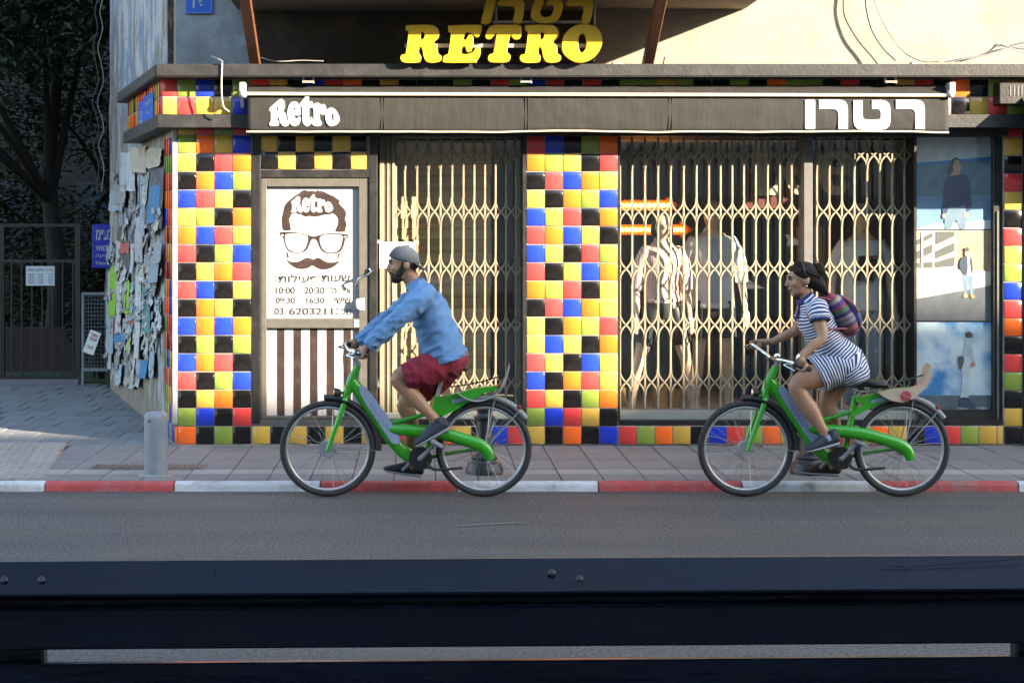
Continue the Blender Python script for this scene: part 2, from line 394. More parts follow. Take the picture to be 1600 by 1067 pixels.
# kerb stones
KRED = M('red_kerb_paint', (.36,.050,.048), .65, .25, 12, .5, 50, dirt=(.17,.12,.11), dscale=6, damt=.85)
KWHT = M('white_kerb_paint', (.47,.48,.50), .65, .15, 12, .5, 50, dirt=(.20,.19,.185), dscale=6, damt=.85)
m = MB(); m.box(-30, 30, 11.43, 11.488, -.07, .02); kerb = m.build('kerb', JOINT); kerb['kind'] = 'structure'
KX = [-575,-360,-145,70,272,500,715,935,1160,1370,1592,1810]
for i, (a, b) in enumerate(zip(KX, KX[1:])):
    xa = P(a, 760, 11.41).x; xb = P(b, 760, 11.41).x
    prof = [(11.41,-.06),(11.412,.038),(11.420,.054),(11.435,.062),(11.485,.064),(11.485,-.06)]
    mb = MB(); n = 10; vs = []
    for k in range(n+1):
        x = xa+.004+(xb-xa-.008)*k/n
        for (y, z) in prof: vs.append((x, y+.004*mnoise.noise((x*5, z*20, i)), z+(.003*mnoise.noise((x*6, y*9, i+5)) if z > 0 else 0)))
    q = len(prof)
    fs = [(k*q+j, (k+1)*q+j, (k+1)*q+j+1, k*q+j+1) for k in range(n) for j in range(q-1)]+[tuple(range(q)), tuple(n*q+j for j in range(q))[::-1]]
    mb.add(vs, fs); place('kerb_stone', mb.mesh('kerb_stone', KWHT if i % 2 == 0 else KRED, 50), kerb)

# ------------------------------------------------------------------ the shop building
BL = root('shop_building', (0, 13.6, SZ), 'corner shop building with colourful tiled pillars, peeling side wall and balcony', 'building')
PLAST = M('cream_plaster', (.215,.190,.152), .9, .08, 3, .6, 22, dirt=(.16,.13,.10), dscale=2.2, damt=.6)
GREYW = M('grey_worn_render', (.24,.26,.28), .9, .25, 4, .5, 30, dirt=(.36,.42,.47), dscale=3, damt=.7)
SIGNB = M('dark_sign_backing', (.022,.016,.012), .8, .25, 6, .3, 30, dirt=(.075,.055,.04), dscale=4, damt=.5)
# peeling side wall material: render at the foot, layers of paper and paint above
PEEL = M('peeling_wall', (.20,.165,.135), .92, .2, 5, .9, 22)
N_, L_, B_ = nodes_of(PEEL)
base_link = B_.inputs['Base Color'].links[0].from_socket
tc = N_.new('ShaderNodeTexCoord')
def layer(prev, scale, stretch, lo, hi, color, off=0):
    mp = N_.new('ShaderNodeMapping'); mp.inputs['Scale'].default_value = stretch; mp.inputs['Location'].default_value = (off, off, off)
    L_.new(tc.outputs['Object'], mp.inputs[0]); ns = N_.new('ShaderNodeTexNoise'); ns.inputs['Scale'].default_value = scale
    ns.inputs['Detail'].default_value = 9; ns.inputs['Roughness'].default_value = .68; L_.new(mp.outputs[0], ns.inputs[0])
    rp = N_.new('ShaderNodeValToRGB'); rp.color_ramp.elements[0].position = lo; rp.color_ramp.elements[1].position = hi; L_.new(ns.outputs[0], rp.inputs[0])
    mx = N_.new('ShaderNodeMix'); mx.data_type = 'RGBA'; mx.inputs[7].default_value = (*color, 1)
    L_.new(rp.outputs[0], mx.inputs[0]); L_.new(prev, mx.inputs[6]); return mx.outputs[2], rp.outputs[0]
c, _ = layer(base_link, 1.3, (1,1,.45), .47, .54, (.13,.19,.28))
c, _ = layer(c, 2.6, (1.6,1.6,.22), .56, .62, (.24,.12,.10), 3.1)
c, k1 = layer(c, 2.6, (1.6,1.6,.50), .49, .52, (.34,.34,.35), 7.7)
c, _ = layer(c, 5.0, (1.6,1.6,.45), .56, .59, (.20,.19,.20), 4.4)
c, _ = layer(c, 9.0, (1.8,1.8,.40), .60, .63, (.05,.05,.055), 1.2)
c, _ = layer(c, 14.0, (1.6,1.6,.5), .62, .64, (.36,.36,.37), 9.2)
sx = N_.new('ShaderNodeSeparateXYZ'); L_.new(tc.outputs['Object'], sx.inputs[0])
ad = N_.new('ShaderNodeMath'); ad.operation = 'MULTIPLY_ADD'; ad.inputs[1].default_value = .45; L_.new(k1, ad.inputs[0]); L_.new(sx.outputs[2], ad.inputs[2])
mr = N_.new('ShaderNodeMapRange'); mr.inputs[1].default_value = .62; mr.inputs[2].default_value = .72; L_.new(ad.outputs[0], mr.inputs[0])
mx = N_.new('ShaderNodeMix'); mx.data_type = 'RGBA'; L_.new(mr.outputs[0], mx.inputs[0]); L_.new(base_link, mx.inputs[6]); L_.new(c, mx.inputs[7])
L_.new(mx.outputs[2], B_.inputs['Base Color'])

def along(t, off=0.0, X0=-1.98, Y0=13.42):              # point on the side wall's foot line
    n = Vector((-US.y, US.x)); return (X0+US.x*t+n.x*off, Y0+US.y*t+n.y*off)
# side wall (uneven sheet with thickness)
m = MB(); nt_, nz = 40, 60; T1 = 5.2; H1 = 9.0
vs = []
for j in range(nz+1):
    for i in range(nt_+1):
        t = .50+(T1-.50)*i/nt_; z = .0+H1*j/nz
        o = .012*mnoise.noise((t*2.2, z*1.4, 1))+.008*mnoise.noise((t*6, z*5, 2))
        x, y = along(t, o-.012); vs.append((x, y, z))
m.add(vs, [(j*(nt_+1)+i+1, j*(nt_+1)+i, (j+1)*(nt_+1)+i, (j+1)*(nt_+1)+i+1) for j in range(nz) for i in range(nt_)])
side = m.build('side_wall', PEEL, BL, smooth=True)
ex, ey = along(T1, -.02)
m = MB(); m.slab([(ex, ey), (ex+.3, ey), (8, ey), (8, ey+8), (ex+.1, ey+8)], 0, 9.0); m.build('rear_wall', PEEL, BL)
# upper front wall, its worn left end and the dark backing of the sign
UY = 13.6
m = MB(); m.slab([(-1.995, UY), (9, UY), (9, UY+.25), (-2.05, UY+.25)], 2.95, 9.0); m.build('upper_wall', PLAST, BL)
m = MB(); m.slab([(-1.99, UY+.01), (9, UY+.01), (9, 26), (-3.6, 26), (-3.42, 18.4)], 8.95, 9.2); m.build('flat_roof', PLAST, BL)
a = P(275, 0, UY); b = P(398, 0, UY); m = MB(); m.box(a.x-.003, b.x, UY-.006, UY+.1, 2.96, 6.2); m.build('worn_render', GREYW, BL)
a = P(400, 3, UY); b = P(927, 103, UY); m = MB(); m.box(a.x, b.x, UY-.02, UY+.02, b.z-.05, 3.60); m.build('sign_backing', SIGNB, BL)
# ledge
def foot(Yf, xc, tlen, back=.6, X1=8.6):
    c = P(xc, 0, Yf); e = (c.x+US.x*tlen, Yf+US.y*tlen)
    return [(c.x, Yf), (X1, Yf), (X1, Yf+back), (c.x+back*.75, Yf+back), (e[0]+.5, e[1]+.14), e]
m = MB(); pl = foot(13.06, 243, 2.79, .8)
m.slab(pl, 3.01, 3.111); led = m.build('ledge', LEDGE, BL)
bm = bmesh.new(); bm.from_mesh(led.data)
ed = [e for e in bm.edges if len(e.link_faces) == 2 and e.calc_face_angle(0) > .5]
bmesh.ops.bevel(bm, geom=ed, offset=.008, segments=2, affect='EDGES'); bm.to_mesh(led.data); bm.free()
m = MB(); m.slab(foot(13.262, 253.9, 2.44, .6), 2.715, 3.012); fas = m.build('tiled_fascia', GROUT, BL)
m = MB(); m.slab(foot(13.19, 247, 2.48, .6), 2.62, 2.722); m.build('black_trim', LEDGE, BL)
# tiles
_tc = {}
def tile_mesh(col, w, h):
    k = (col, round(w, 4), round(h, 4))
    if k not in _tc:
        m = MB(); a, b = w/2, h/2; c = .0022; d = .0075
        vs = [(-a,0,-b),(a,0,-b),(a,0,b),(-a,0,b),(-a,-d+.0018,-b),(a,-d+.0018,-b),(a,-d+.0018,b),(-a,-d+.0018,b),(-a+c,-d,-b+c),(a-c,-d,-b+c),(a-c,-d,b-c),(-a+c,-d,b-c)]
        fs = [(0,1,5,4),(1,2,6,5),(2,3,7,6),(3,0,4,7),(4,5,9,8),(5,6,10,9),(6,7,11,10),(7,4,8,11),(8,9,10,11)]
        m.add(vs, fs); _tc[k] = m.mesh('tile', TILE[col], 60)
    return _tc[k]
GAP = .0065
def lay(col, x0, x1, z0, z1, Y, parent, jit=True):
    g = GAP/2; r = lambda s: random.uniform(-s, s) if jit else 0
    return place('tile', tile_mesh(col, x1-x0-GAP, z1-z0-GAP), parent, ((x0+x1)/2+r(.001), Y+r(.0008), (z0+z1)/2+r(.001)), (r(.010), r(.005), r(.010)))
Z0 = P(0, 694, D).z; TP = 28.375/193.28
def pillar(name, xs, colrows, Y=D, z0=Z0, tp=TP, top_partial=None, depth=.5):
    X = [P(x, 0, Y).x for x in xs]
    m = MB(); m.box(X[0]-.004, X[-1]+.004, Y+.001, Y+depth, 0, 2.66); p = m.build(name, GROUT, BL)
    n = len(colrows)
    for r, row in enumerate(colrows):                    # bottom row last
        za = z0+tp*(n-1-r); zb = za+tp
        for c, k in enumerate(row): lay(k, X[c], X[c+1], za, zb, Y, p)
    if top_partial:
        za = z0+tp*n
        for c, k in enumerate(top_partial): lay(k, X[c], X[c+1], za, za+.075, Y, p)
    return p
LP = "GOAB AKRO KOBG BRAK AGKO OBRG RKGB KAOR RBKA KOGK BOBO KGKG BORK RKGB KAOK GBKR OKGK".split()
pl_ = pillar('tiled_pillar', [277.8,306.4,335,363.6,392.6], LP, top_partial='ARGR')
MP = "RBKGO OGAKR KRBOA AKOGB BGRKO ROBAK BAKRG RKABO OGRKA KRBOA AKOGR ABAKO RAKBA BKORA RAKGO GBRAK AKOKB".split()
pillar('tiled_pillar', [822.8,851.3,879.8,908.2,936.6,965.2], MP, top_partial='AKGKA')
RP = "A K R A K R A G B R O K R G K A K".split()
pillar('tiled_pillar', [1568.5,1597.5], RP, tp=28.15/193.28, top_partial='R')
m = MB(); m.box(P(1598.6,0,D).x, P(1630,0,D).x, D-.02, D+.4, 0, 2.63); m.build('black_post', BLACKP, BL)
m = MB(); m.box(P(1630.5,0,D).x, 9, D+.01, D+.4, 0, 2.63); m.build('shop_front_beyond', PLAST, BL)
# corner strip, and the tiles round the corner
a = P(269.5, 0, D).x; b = P(277.0, 0, D).x
m = MB(); m.box(a, b, D-.012, D+.05, Z0+.16, 2.62, .004); m.build('corner_strip', WHITEP, BL)
lay('O', P(272.5,0,D).x, P(277.4,0,D).x, Z0, Z0+TP, D, pl_)
m = MB(); c0 = along(0.0, -.005); c1 = along(.56, -.005); c2 = along(.56, -.2); m.slab([c0, c1, c2, (c0[0]+.15, c0[1]+.25)], 0, 2.66); ps = m.build('corner_return', GROUT, BL)
pool = 'AGORBKOARG'
for r in range(17):
    for c in range(4):
        t = .03+.135*c+.065; x, y = along(t, -.003)
        place('tile', tile_mesh(random.choice(pool), .128, TP-GAP), ps, (x, y, Z0+TP*(r+.5)), (0, 0, SIDE_ANG))
# plinth tiles
m = MB(); m.box(P(394,0,D).x, P(821.5,0,D).x, D+.001, D+.4, 0, Z0+TP+.012); m.box(P(966.5,0,D).x, P(1567,0,D).x, D+.001, D+.4, 0, Z0+TP+.012); plin = m.build('tiled_plinth', GROUT, BL)
x = 394.2
for k in "AKAKAKAKRGOAKBR":
    lay(k, P(x,0,D).x, P(x+28.5,0,D).x, Z0, Z0+TP, D, plin); x += 28.5
x = 966.6
for k in "RGOAKBRGOAKBRGOAKBRGA":
    lay(k, P(x,0,D).x, P(x+28.1,0,D).x, Z0, Z0+TP, D, plin); x += 28.1
lay('A', P(x,0,D).x, P(1567,0,D).x, Z0, Z0+TP, D, plin)
# dark skirting under the plinth tiles
m = MB(); m.box(P(700,0,D).x, P(1640,0,D).x, D-.004, D+.1, .0, Z0-.003); m.build('skirting', LEDGE, BL)
# fascia tiles
FY = 13.262; fz0 = 2.725; ft = .1465
xs = [253.9, 276.9]
while xs[-1] < 1680: xs.append(xs[-1]+28.8)
r1 = 'RGBKG'; r2 = 'ARAAB'; pool2 = 'KGOARKBKRG'
for i, (a, b) in enumerate(zip(xs, xs[1:])):
    A, B = P(a,0,FY).x, P(b,0,FY).x
    if i < 5: k1_, k2_ = r1[i], r2[i]
    elif i >= 43: k1_, k2_ = 'OKGARKG'[(i-43) % 7], 'KARGBAO'[(i-43) % 7]
    else: k1_, k2_ = random.choice(pool2), None
    if i < 6 or i >= 42 or k2_ is None: lay(k1_, A, B, fz0+ft-.004, fz0+2*ft-.010, FY, fas)
    if k2_: lay(k2_, A, B, fz0, fz0+ft-.004, FY, fas)
fc = P(253.9, 0, FY)
for c in range(16):
    t = .02+.1475*c+.07
    x = fc.x+US.x*t; y = FY+US.y*t
    for r in range(2): place('tile', tile_mesh(random.choice('ORAGKORAB'), .139, .136), fas, (x, y, fz0+ft*(r+.5)-.004), (0, 0, SIDE_ANG))
# black frames round door and windows
def fbox(name, x0, x1, y0, y1, Ya, Yb, mat, parent=None, ch=0, ref=None):
    A = P(x0, y0, ref or Ya); B = P(x1, y1, ref or Ya); m = MB(); m.box(A.x, B.x, Ya, Yb, B.z, A.z, ch); return m.build(name, mat, parent)
fbox('door_jamb', 393.5, 407, 200, 662, D-.012, D+.12, BLACKP, BL, .004)
fbox('door_jamb', 577, 589.5, 200, 662, D-.012, D+.12, BLACKP, BL, .004)
fbox('door_lintel', 407, 577, 265.5, 278, D-.008, D+.12, BLACKP, BL, .003)
fbox('door_threshold', 393.5, 590, 655.5, 665, D-.006, D+.12, ALUD, BL, .003)
chk = fbox('checker_panel', 404, 577, 200, 266, D+.012, D+.1, GROUT, BL)
cx = [405.2,433.8,461.9,490.4,519,547.8,573]; zc = [P(0,265,D).z, P(0,237.6,D).z, P(0,210,D).z]
for r in range(2):
    for c in range(6): lay('KA'[(c+r) % 2], P(cx[c],0,D).x, P(cx[c+1],0,D).x, zc[r], zc[r+1], D+.010, chk)
m = MB(); m.box(P(392,0,D).x, P(1570,0,D).x, 13.33, 13.95, 2.56, 2.72); m.build('header_beam', BLACKP, BL)
fbox('window_head', 589.5, 822.5, 195, 214, 13.45, 13.7, BLACKP, BL)
fbox('window_head', 966.5, 1568, 195, 213, 13.45, 13.7, BLACKP, BL)
fbox('window_sill', 589.5, 822.5, 645, 655, 13.47, 13.7, SILL, BL, .004)
fbox('window_sill', 966.5, 1436, 642, 656, 13.47, 13.7, SILL, BL, .004)
fbox('window_base', 589.5, 822.5, 655.5, 664.5, D-.006, 13.7, BLACKP, BL, .003)
fbox('window_base', 966.5, 1568, 656.5, 664.5, D-.006, 13.7, BLACKP, BL, .003)
fbox('window_base', 1436.5, 1568, 640, 657, 13.43, 13.7, BLACKP, BL, .003)
fbox('window_post', 1256, 1270, 205, 645, 13.50, 13.70, ALUD, BL, .004)
fbox('window_jamb', 1552, 1567.5, 205, 657, 13.42, 13.75, BLACKP, BL, .004)
fbox('jamb_edge', 1558, 1561, 330, 655, 13.408, 13.42, ALUD, BL)
fbox('window_jamb', 965.6, 969, 205, 657, D-.004, 13.7, BLACKP, BL)
fbox('window_jamb', 817, 822.2, 205, 657, D-.004, 13.7, BLACKP, BL)
fbox('window_pane', 617, 822, 214, 646, 13.660, 13.664, GLASS, BL)
fbox('window_pane', 969, 1256, 214, 645, 13.660, 13.664, GLASS, BL)
fbox('window_pane', 1270, 1431, 214, 645, 13.660, 13.664, GLASS, BL)
fbox('window_pane', 1431.5, 1552, 213, 640, 13.452, 13.456, GLASS, BL)
fbox('window_post', 1428.5, 1432.5, 205, 645, 13.44, 13.70, BLACKP, BL)
# balcony overhead with brackets
BALC = M('balcony_concrete', (.36,.29,.21), .9, .15, 4, .4, 30, dirt=(.22,.16,.11), dscale=3, damt=.5)
WOODB = M('brown_bracket', (.10,.036,.015), .6, .25, 8, .3, 40, stretch=(8,1,8))
m = MB(); m.box(-1.50, 2.68, 12.44, 13.6, 3.615, 3.85, .01); bal = m.build('balcony', BALC, BL)
m = MB(); m.box(-1.50, 2.68, 12.44, 12.56, 3.851, 4.7, .01); m.box(2.56, 2.68, 12.561, 13.6, 3.851, 4.7); m.box(-1.50, -1.38, 12.561, 13.6, 3.851, 4.7); m.build('parapet', PLAST, bal)
for (x, xw) in ((399, .085), (1012.5, .075)):
    bx = P(x, 0, 13.3).x
    m = MB(); m.bar((bx, 13.42, 3.08), (bx, 12.46, 3.62), xw, .11, (0, .5, .87), .006); m.build('bracket', WOODB, BL)
# ------------------------------------------------------------------ door (a part of the building) and its prints
def loops_px(loops, ox, oy, sc, Y, x0, z0):            # crop pixels -> metres relative to (x0, z0)
    out = []
    for lp in loops:
        out.append([(lambda q: (q.x-x0, q.z-z0))(P(ox+a/sc, oy+b/sc, Y)) for a, b in lp])
    return out
def put_glyph(name, loops, ox, oy, sc, Y, mat, parent, depth=.003, bevel=0.0, n=4, yoff=0.0):
    c = P(ox+loops[0][0][0]/sc, oy+loops[0][0][1]/sc, Y)
    me = glyph_mesh(name, loops_px(loops, ox, oy, sc, Y, c.x, c.z), mat, depth, bevel, n)
    return place(name, me, parent, (c.x, Y+yoff, c.z))
DY = D+.045
door = MB()
for (a, b, c, d) in ((407.5,416.5,278.5,655),(560.5,576.5,278.5,655),(416.5,560.5,278.5,292),(416.5,560.5,498,513),(416.5,560.5,650,655)):
    A = P(a, c, D); B = P(b, d, D); door.box(A.x+.0005, B.x-.0005, D+.004, D+.075, B.z+.0005, A.z-.0005, .004)
door = door.build('door', ALU, BL)
A = P(416.5, 292, D); B = P(560.5, 498, D); m = MB(); m.box(A.x, B.x, DY, DY+.02, B.z, A.z); m.build('notice_panel', WHITEP, door)
A = P(416.5, 513, D); B = P(560.5, 650, D); m = MB(); m.box(A.x, B.x, DY, DY+.02, B.z, A.z); m.build('striped_panel', WHITEP, door)
for a, b in ((432.3,444),(458,470),(484,495.8),(510,522),(536.5,548)):
    q = P(a, 513, D); r = P(b, 650, D); m = MB(); m.box(q.x, r.x, DY-.002, DY+.003, r.z+.001, q.z-.001); m.build('brown_stripe', BROWNF, door)
HAIR = [(100,530),(85,470),(80,400),(95,330),(110,260),(140,205),(190,160),(240,120),(285,95),(320,65),(360,55),(400,70),(450,62),(480,75),(510,50),(520,68),(560,68),(610,90),(650,110),(700,130),(730,155),(768,180),(760,210),(790,250),(830,290),(845,350),(830,400),(850,460),(835,520),(825,548),(722,548),(735,500),(750,460),(752,400),(730,360),(690,332),(640,348),(600,345),(540,360),(470,372),(410,362),(370,370),(330,355),(305,335),(290,345),(240,325),(190,345),(185,370),(165,400),(175,450),(182,500),(185,530)]
GLO = [(60,560),(120,552),(260,562),(340,572),(400,592),(460,608),(520,592),(600,575),(700,568),(800,575),(868,588),(860,625),(835,640),(820,700),(800,750),(770,790),(720,808),(660,810),(600,800),(560,775),(530,730),(510,680),(490,645),(460,635),(430,650),(410,700),(380,760),(340,790),(290,802),(220,798),(160,775),(130,730),(110,670),(95,615),(65,600)]
GL1 = [(120,600),(135,578),(200,572),(300,572),(370,588),(395,610),(390,670),(370,730),(330,780),(280,793),(220,788),(165,762),(135,715),(118,650)]
GL2 = [(530,640),(545,605),(600,585),(700,578),(780,585),(808,610),(800,680),(780,740),(740,785),(680,799),(620,793),(570,760),(540,700)]
GL3 = [(70,585),(90,578),(110,590),(90,603),(70,600)]; GL4 = [(815,608),(840,598),(858,605),(845,622),(820,620)]
MOU = [(140,880),(180,905),(240,910),(290,902),(330,880),(370,862),(410,862),(455,882),(500,860),(540,870),(580,895),(620,912),(670,918),(720,910),(765,893),(735,935),(690,970),(630,992),(570,998),(510,985),(445,950),(400,978),(340,992),(280,990),(220,965),(170,925)]
for nm, lp in (('printed_hair',[HAIR]),('printed_glasses',[GLO,GL1,GL2,GL3,GL4]),('printed_moustache',[MOU]),('printed_jaw_line',[[(140,795),(150,800),(162,855),(150,862),(138,820)]]),('printed_jaw_line',[[(770,805),(755,815),(742,875),(752,868),(765,830)]])):
    put_glyph(nm, lp, 430, 290, 7.62, DY, BROWNF, door, .002, 0, 3, -.002)
RETRO = {
 'R': [[(125,360),(135,330),(200,270),(290,190),(340,172),(385,200),(402,260),(400,330),(375,390),(410,420),(430,490),(445,550),(468,590),(465,640),(420,660),(370,655),(330,610),(305,550),(285,490),(268,480),(268,540),(295,580),(298,625),(270,650),(200,655),(140,650),(125,610),(150,565),(152,500),(150,395),(130,385)],[(258,330),(268,305),(280,330),(278,375),(262,392),(254,370)]],
 'e': [[(450,450),(455,350),(490,260),(540,222),(600,220),(650,260),(680,340),(688,430),(670,462),(575,468),(580,500),(610,520),(640,500),(660,482),(685,520),(670,590),(630,640),(570,658),(510,630),(470,570)],[(558,355),(570,325),(590,345),(585,366),(562,366)]],
 't': [[(670,260),(690,225),(760,140),(800,108),(832,125),(836,212),(885,215),(900,250),(895,310),(860,330),(838,335),(838,490),(850,515),(880,490),(893,530),(880,600),(830,650),(790,658),(740,620),(715,550),(712,330),(685,315)]],
 'r': [[(898,290),(930,250),(1000,242),(1035,260),(1045,290),(1070,265),(1110,270),(1138,320),(1138,390),(1115,440),(1080,460),(1045,440),(1030,420),(1030,540),(1062,580),(1058,630),(1020,655),(940,655),(900,630),(892,585),(915,540),(915,370),(900,335)]],
 'o': [[(1125,480),(1140,400),(1180,345),(1230,328),(1290,350),(1345,420),(1380,510),(1370,580),(1320,630),(1240,658),(1180,640),(1140,580)],[(1235,440),(1250,425),(1268,470),(1275,540),(1262,562),(1245,530)]]}
for k, lp in RETRO.items():                            # on the hair: the same word, smaller
    sc = 11.43*1.72*.975
    put_glyph('white_letter', lp, 430+190/7.62-125/sc, 290+100/7.62-108/sc*.92, sc, DY, WHITEP, door, .002, 0, 3, -.0045)
INK = M('dark_print', (.016,.014,.013), .6, .1)
def heb(name, s, x0, x1, y0, y1, Y, mat, parent, off=0.0, yoff=-.002, depth=.0015):
    A = P(x0, y1, Y); B = P(x1, y0, Y)
    me = text_mesh(name, s, .05, mat, depth, off, B.x-A.x, B.z-A.z); return place(name, me, parent, (A.x, Y+yoff, A.z))
rev = lambda s: s[::-1]
heb('printed_heading', rev('פעילות'), 435, 496, 429, 441, DY, INK, door, .0005); heb('printed_heading', rev('שעות'), 503, 547, 430, 440, DY, INK, door, .0005); heb('printed_colon', ':', 430.5, 432.5, 432, 440, DY, INK, door, .0005)
for s_, a_, b_ in (('10:00',431,461),('20:30',476,507),(rev("ה'"),517,526),(rev("א'"),540,548)): heb('printed_hours', s_, a_, b_, 449, 459, DY, INK, door, .0005)
for s_, a_, b_ in (('09:30',431,461),('16:30',479,507),(rev('שישי'),523,548)): heb('printed_hours', s_, a_, b_, 465, 474, DY, INK, door, .0005)
for s_, a_, b_ in (('03',429,443),('6203211',452,520),(':',526,528),(rev('טל'),534,549)): heb('printed_phone', s_, a_, b_, 481, 492, DY, INK, door, .0005)
m = MB()                                               # handle, lock case and hasp on the right stile
m.tube([P(556, 447, D-.02), P(560, 436, D-.05), P(566, 432, D-.055), P(575, 430, D-.05), P(580, 424, D-.03), P(577, 420, D-.012)], .008, 8)
m.tube([P(566, 432, D-.055), P(568, 430, D+.004)], .008, 8)
m.build('handle', CHROME, door, smooth=True)
m = MB(); m.ell(P(558.5, 475, D-.01), .020, .02, .045); A = P(561, 466, D-.004); B = P(570, 485, D-.004); m.box(A.x, B.x, D-.004, D+.006, B.z, A.z, .003); m.build('lock', WHITEP, door, smooth=True)
m = MB(); A = P(553, 499, D); B = P(561, 511, D); m.box(A.x, B.x, D-.002, D+.006, B.z, A.z); m.build('worn_sticker', WHITEP, door)

# ------------------------------------------------------------------ folding security grilles
GY = 13.55
def grille(label, xs, fold=None):
    g = root('security_grille', P((xs[0]+xs[-1])/2, 646, GY), label, 'grille', 'folding grilles across the shop windows')
    X = [P(x, 0, GY).x for x in xs]; zt = P(0, 214, GY).z; zb = P(0, 645, GY).z
    mb = MB(); mb.box(-.0085, .0085, -.010, .010, zb, zt, .003); me = mb.mesh('bar', CREAM)
    for x in X: place('bar', me, g, (x, GY, 0))
    pitch = sum(b-a for a, b in zip(X, X[1:]))/(len(X)-1); k = 1/191.1
    mb = MB()
    for sg, yo in ((1, -.013), (-1, -.018)):
        pts = crom([(-.5*pitch*sg, 22*k), (-.44*pitch*sg, 12*k), (-.22*pitch*sg, 4.6*k), (0, 0), (.22*pitch*sg, -4.6*k), (.44*pitch*sg, -12*k), (.5*pitch*sg, -22*k)], 3)
        vs = []
        for i, (x, z) in enumerate(pts):
            a = pts[max(i-1, 0)]; b = pts[min(i+1, len(pts)-1)]; t = Vector((b[0]-a[0], b[1]-a[1])).normalized(); n = Vector((-t.y, t.x))*.0062
            vs += [(x+n.x, yo, z+n.y), (x-n.x, yo, z-n.y), (x-n.x, yo+.004, z-n.y), (x+n.x, yo+.004, z+n.y)]
        fs = []
        for i in range(len(pts)-1):
            for j in range(4): fs.append((i*4+j, i*4+(j+1) % 4, (i+1)*4+(j+1) % 4, (i+1)*4+j))
        mb.add(vs, fs)
    mb.disc((0, -.02, 0), .006, .006, seg=8); me = mb.mesh('scissor_link', CREAM)
    for a, b in zip(X, X[1:]):
        for y in (243, 331, 420, 507.5, 597): place('scissor_link', me, g, ((a+b)/2, GY, P(0, y, GY).z))
    for (ya, yb, nm) in ((211, 216, 'top_rail'), (642, 647, 'bottom_rail')):
        mb = MB(); mb.box(X[0]-.01, X[-1]+.01, GY-.022, GY+.022, P(0, yb, GY).z, P(0, ya, GY).z, .003); mb.build(nm, CREAM, g)
    if fold:
        for i, (a, b) in enumerate(fold):
            mb = MB(); mb.box(P(a,0,GY).x, P(b,0,GY).x, GY-.05+.012*(i % 2), GY+.02, zb, zt, .004); mb.build('folded_strip', CREAM, g)
    return g
grille('beige folding grille with stacked strips, between the striped door and the middle pillar', [618.5,632.6,651.6,669.4,688.2,706.5,724,741,757.6,774.2,790.5,806.4,820], [(593,600),(600.3,604),(604.3,608),(608.3,612),(612.3,617)])
grille('widest beige folding grille, in front of the two shirted mannequins', [968.5,987.5,1007.5,1028,1047.7,1068,1088,1107.5,1125.7,1144,1162,1180.6,1199.3,1218.3,1236.6,1254.5])
grille('beige folding grille beside the fashion posters, in front of the white T-shirt mannequin', [1276,1295.6,1315,1334.6,1354.5,1374.5,1393.5,1413,1431])
PAPER = M('white_paper', (.74,.73,.70), .8, .03)
nt = root('paper_notice', P(620, 419, GY-.06), 'small white printed notice on the grille behind the man\'s cap', 'notice')
fbox('sheet', 593, 649, 378.5, 419.5, GY-.0565, GY-.055, PAPER, nt)
heb('printed_line', rev('לקוחות יקרים נא'), 596, 645, 382, 386, GY-.0565, INK, nt, 0, -.001)
heb('printed_line', rev('להתקשר'), 596, 618, 388.5, 392, GY-.0565, INK, nt, 0, -.001)
heb('printed_line', rev('תודה'), 603, 613, 412, 416, GY-.0565, INK, nt, 0, -.001)
for x in (591, 648.5):
    m = MB(); m.cbox(*P(x, 378, GY-.058), .03, .012, .03, .004); m.build('tape', WHITEP, nt)

# ------------------------------------------------------------------ awning
AY = 13.10
CLOTH = M('black_awning_cloth', (.0074,.0069,.0062), .85, .3, 4, .5, 7, dirt=(.015,.014,.012), dscale=5, damt=.7, stretch=(2.2,1,.35))
CREAMB = M('cream_awning_bar', (.50,.42,.29), .45, .05, 10)
aw = root('awning', P(930, 207, AY), 'black retracted shop awning with white lettering and cream front bar', 'awning')
def wav(x): return .010*mnoise.noise((x*1.3, 0, 4))+.005*mnoise.noise((x*4, 2, 4))
xa, xb = P(386, 0, AY).x, P(1482, 0, AY).x; n = 150
zt, zb = P(0, 150.5, AY).z, P(0, 205.5, AY).z
m = MB(); vs = []; nr = 9
for i in range(n+1):
    x = xa+(xb-xa)*i/n
    for j in range(nr+1):
        t = j/nr; z = zt+(zb+wav(x)-zt)*t
        vs.append((x, AY-.002-.008*math.sin(t*math.pi)*(1+.6*mnoise.noise((x*2.5+z*3, t*2, 9)))+.005*mnoise.noise((x*7-z*9, z*4, 1))*t+.0035*mnoise.noise((x*14+z*11, z*6, 5)), z))
q = nr+1
m.add(vs, [(i*q+j, i*q+j+1, (i+1)*q+j+1, (i+1)*q+j) for i in range(n) for j in range(nr)])
val = m.build('valance', CLOTH, aw, smooth=70); sm = val.modifiers.new('t', 'SOLIDIFY'); sm.thickness = .002; sm.offset = 1
m = MB(); m.tube([(xa-.004+(xb-xa+.004)*i/60, AY-.006, zb+wav(xa+(xb-xa)*i/60)-.003) for i in range(61)], .0075, 6); m.build('hem_piping', CREAMB, aw, smooth=True)
m = MB(); m.tube([P(374, 147, 13.075), P(1486, 149.5, 13.075)], .0145, 10); m.build('front_bar', CREAMB, aw, smooth=True)
m = MB(); vs = []
for i in range(n+1):
    x = xa+(xb-xa)*i/n
    for j in range(6):
        t = j/5; vs.append((x, 13.085+.145*t, P(0, 148, 13.085).z+.085*t+.010*math.sin(t*math.pi)*(1+.9*mnoise.noise((x*6+t*2, t, 3)))+.004*mnoise.noise((x*15+t*6, t, 8))))
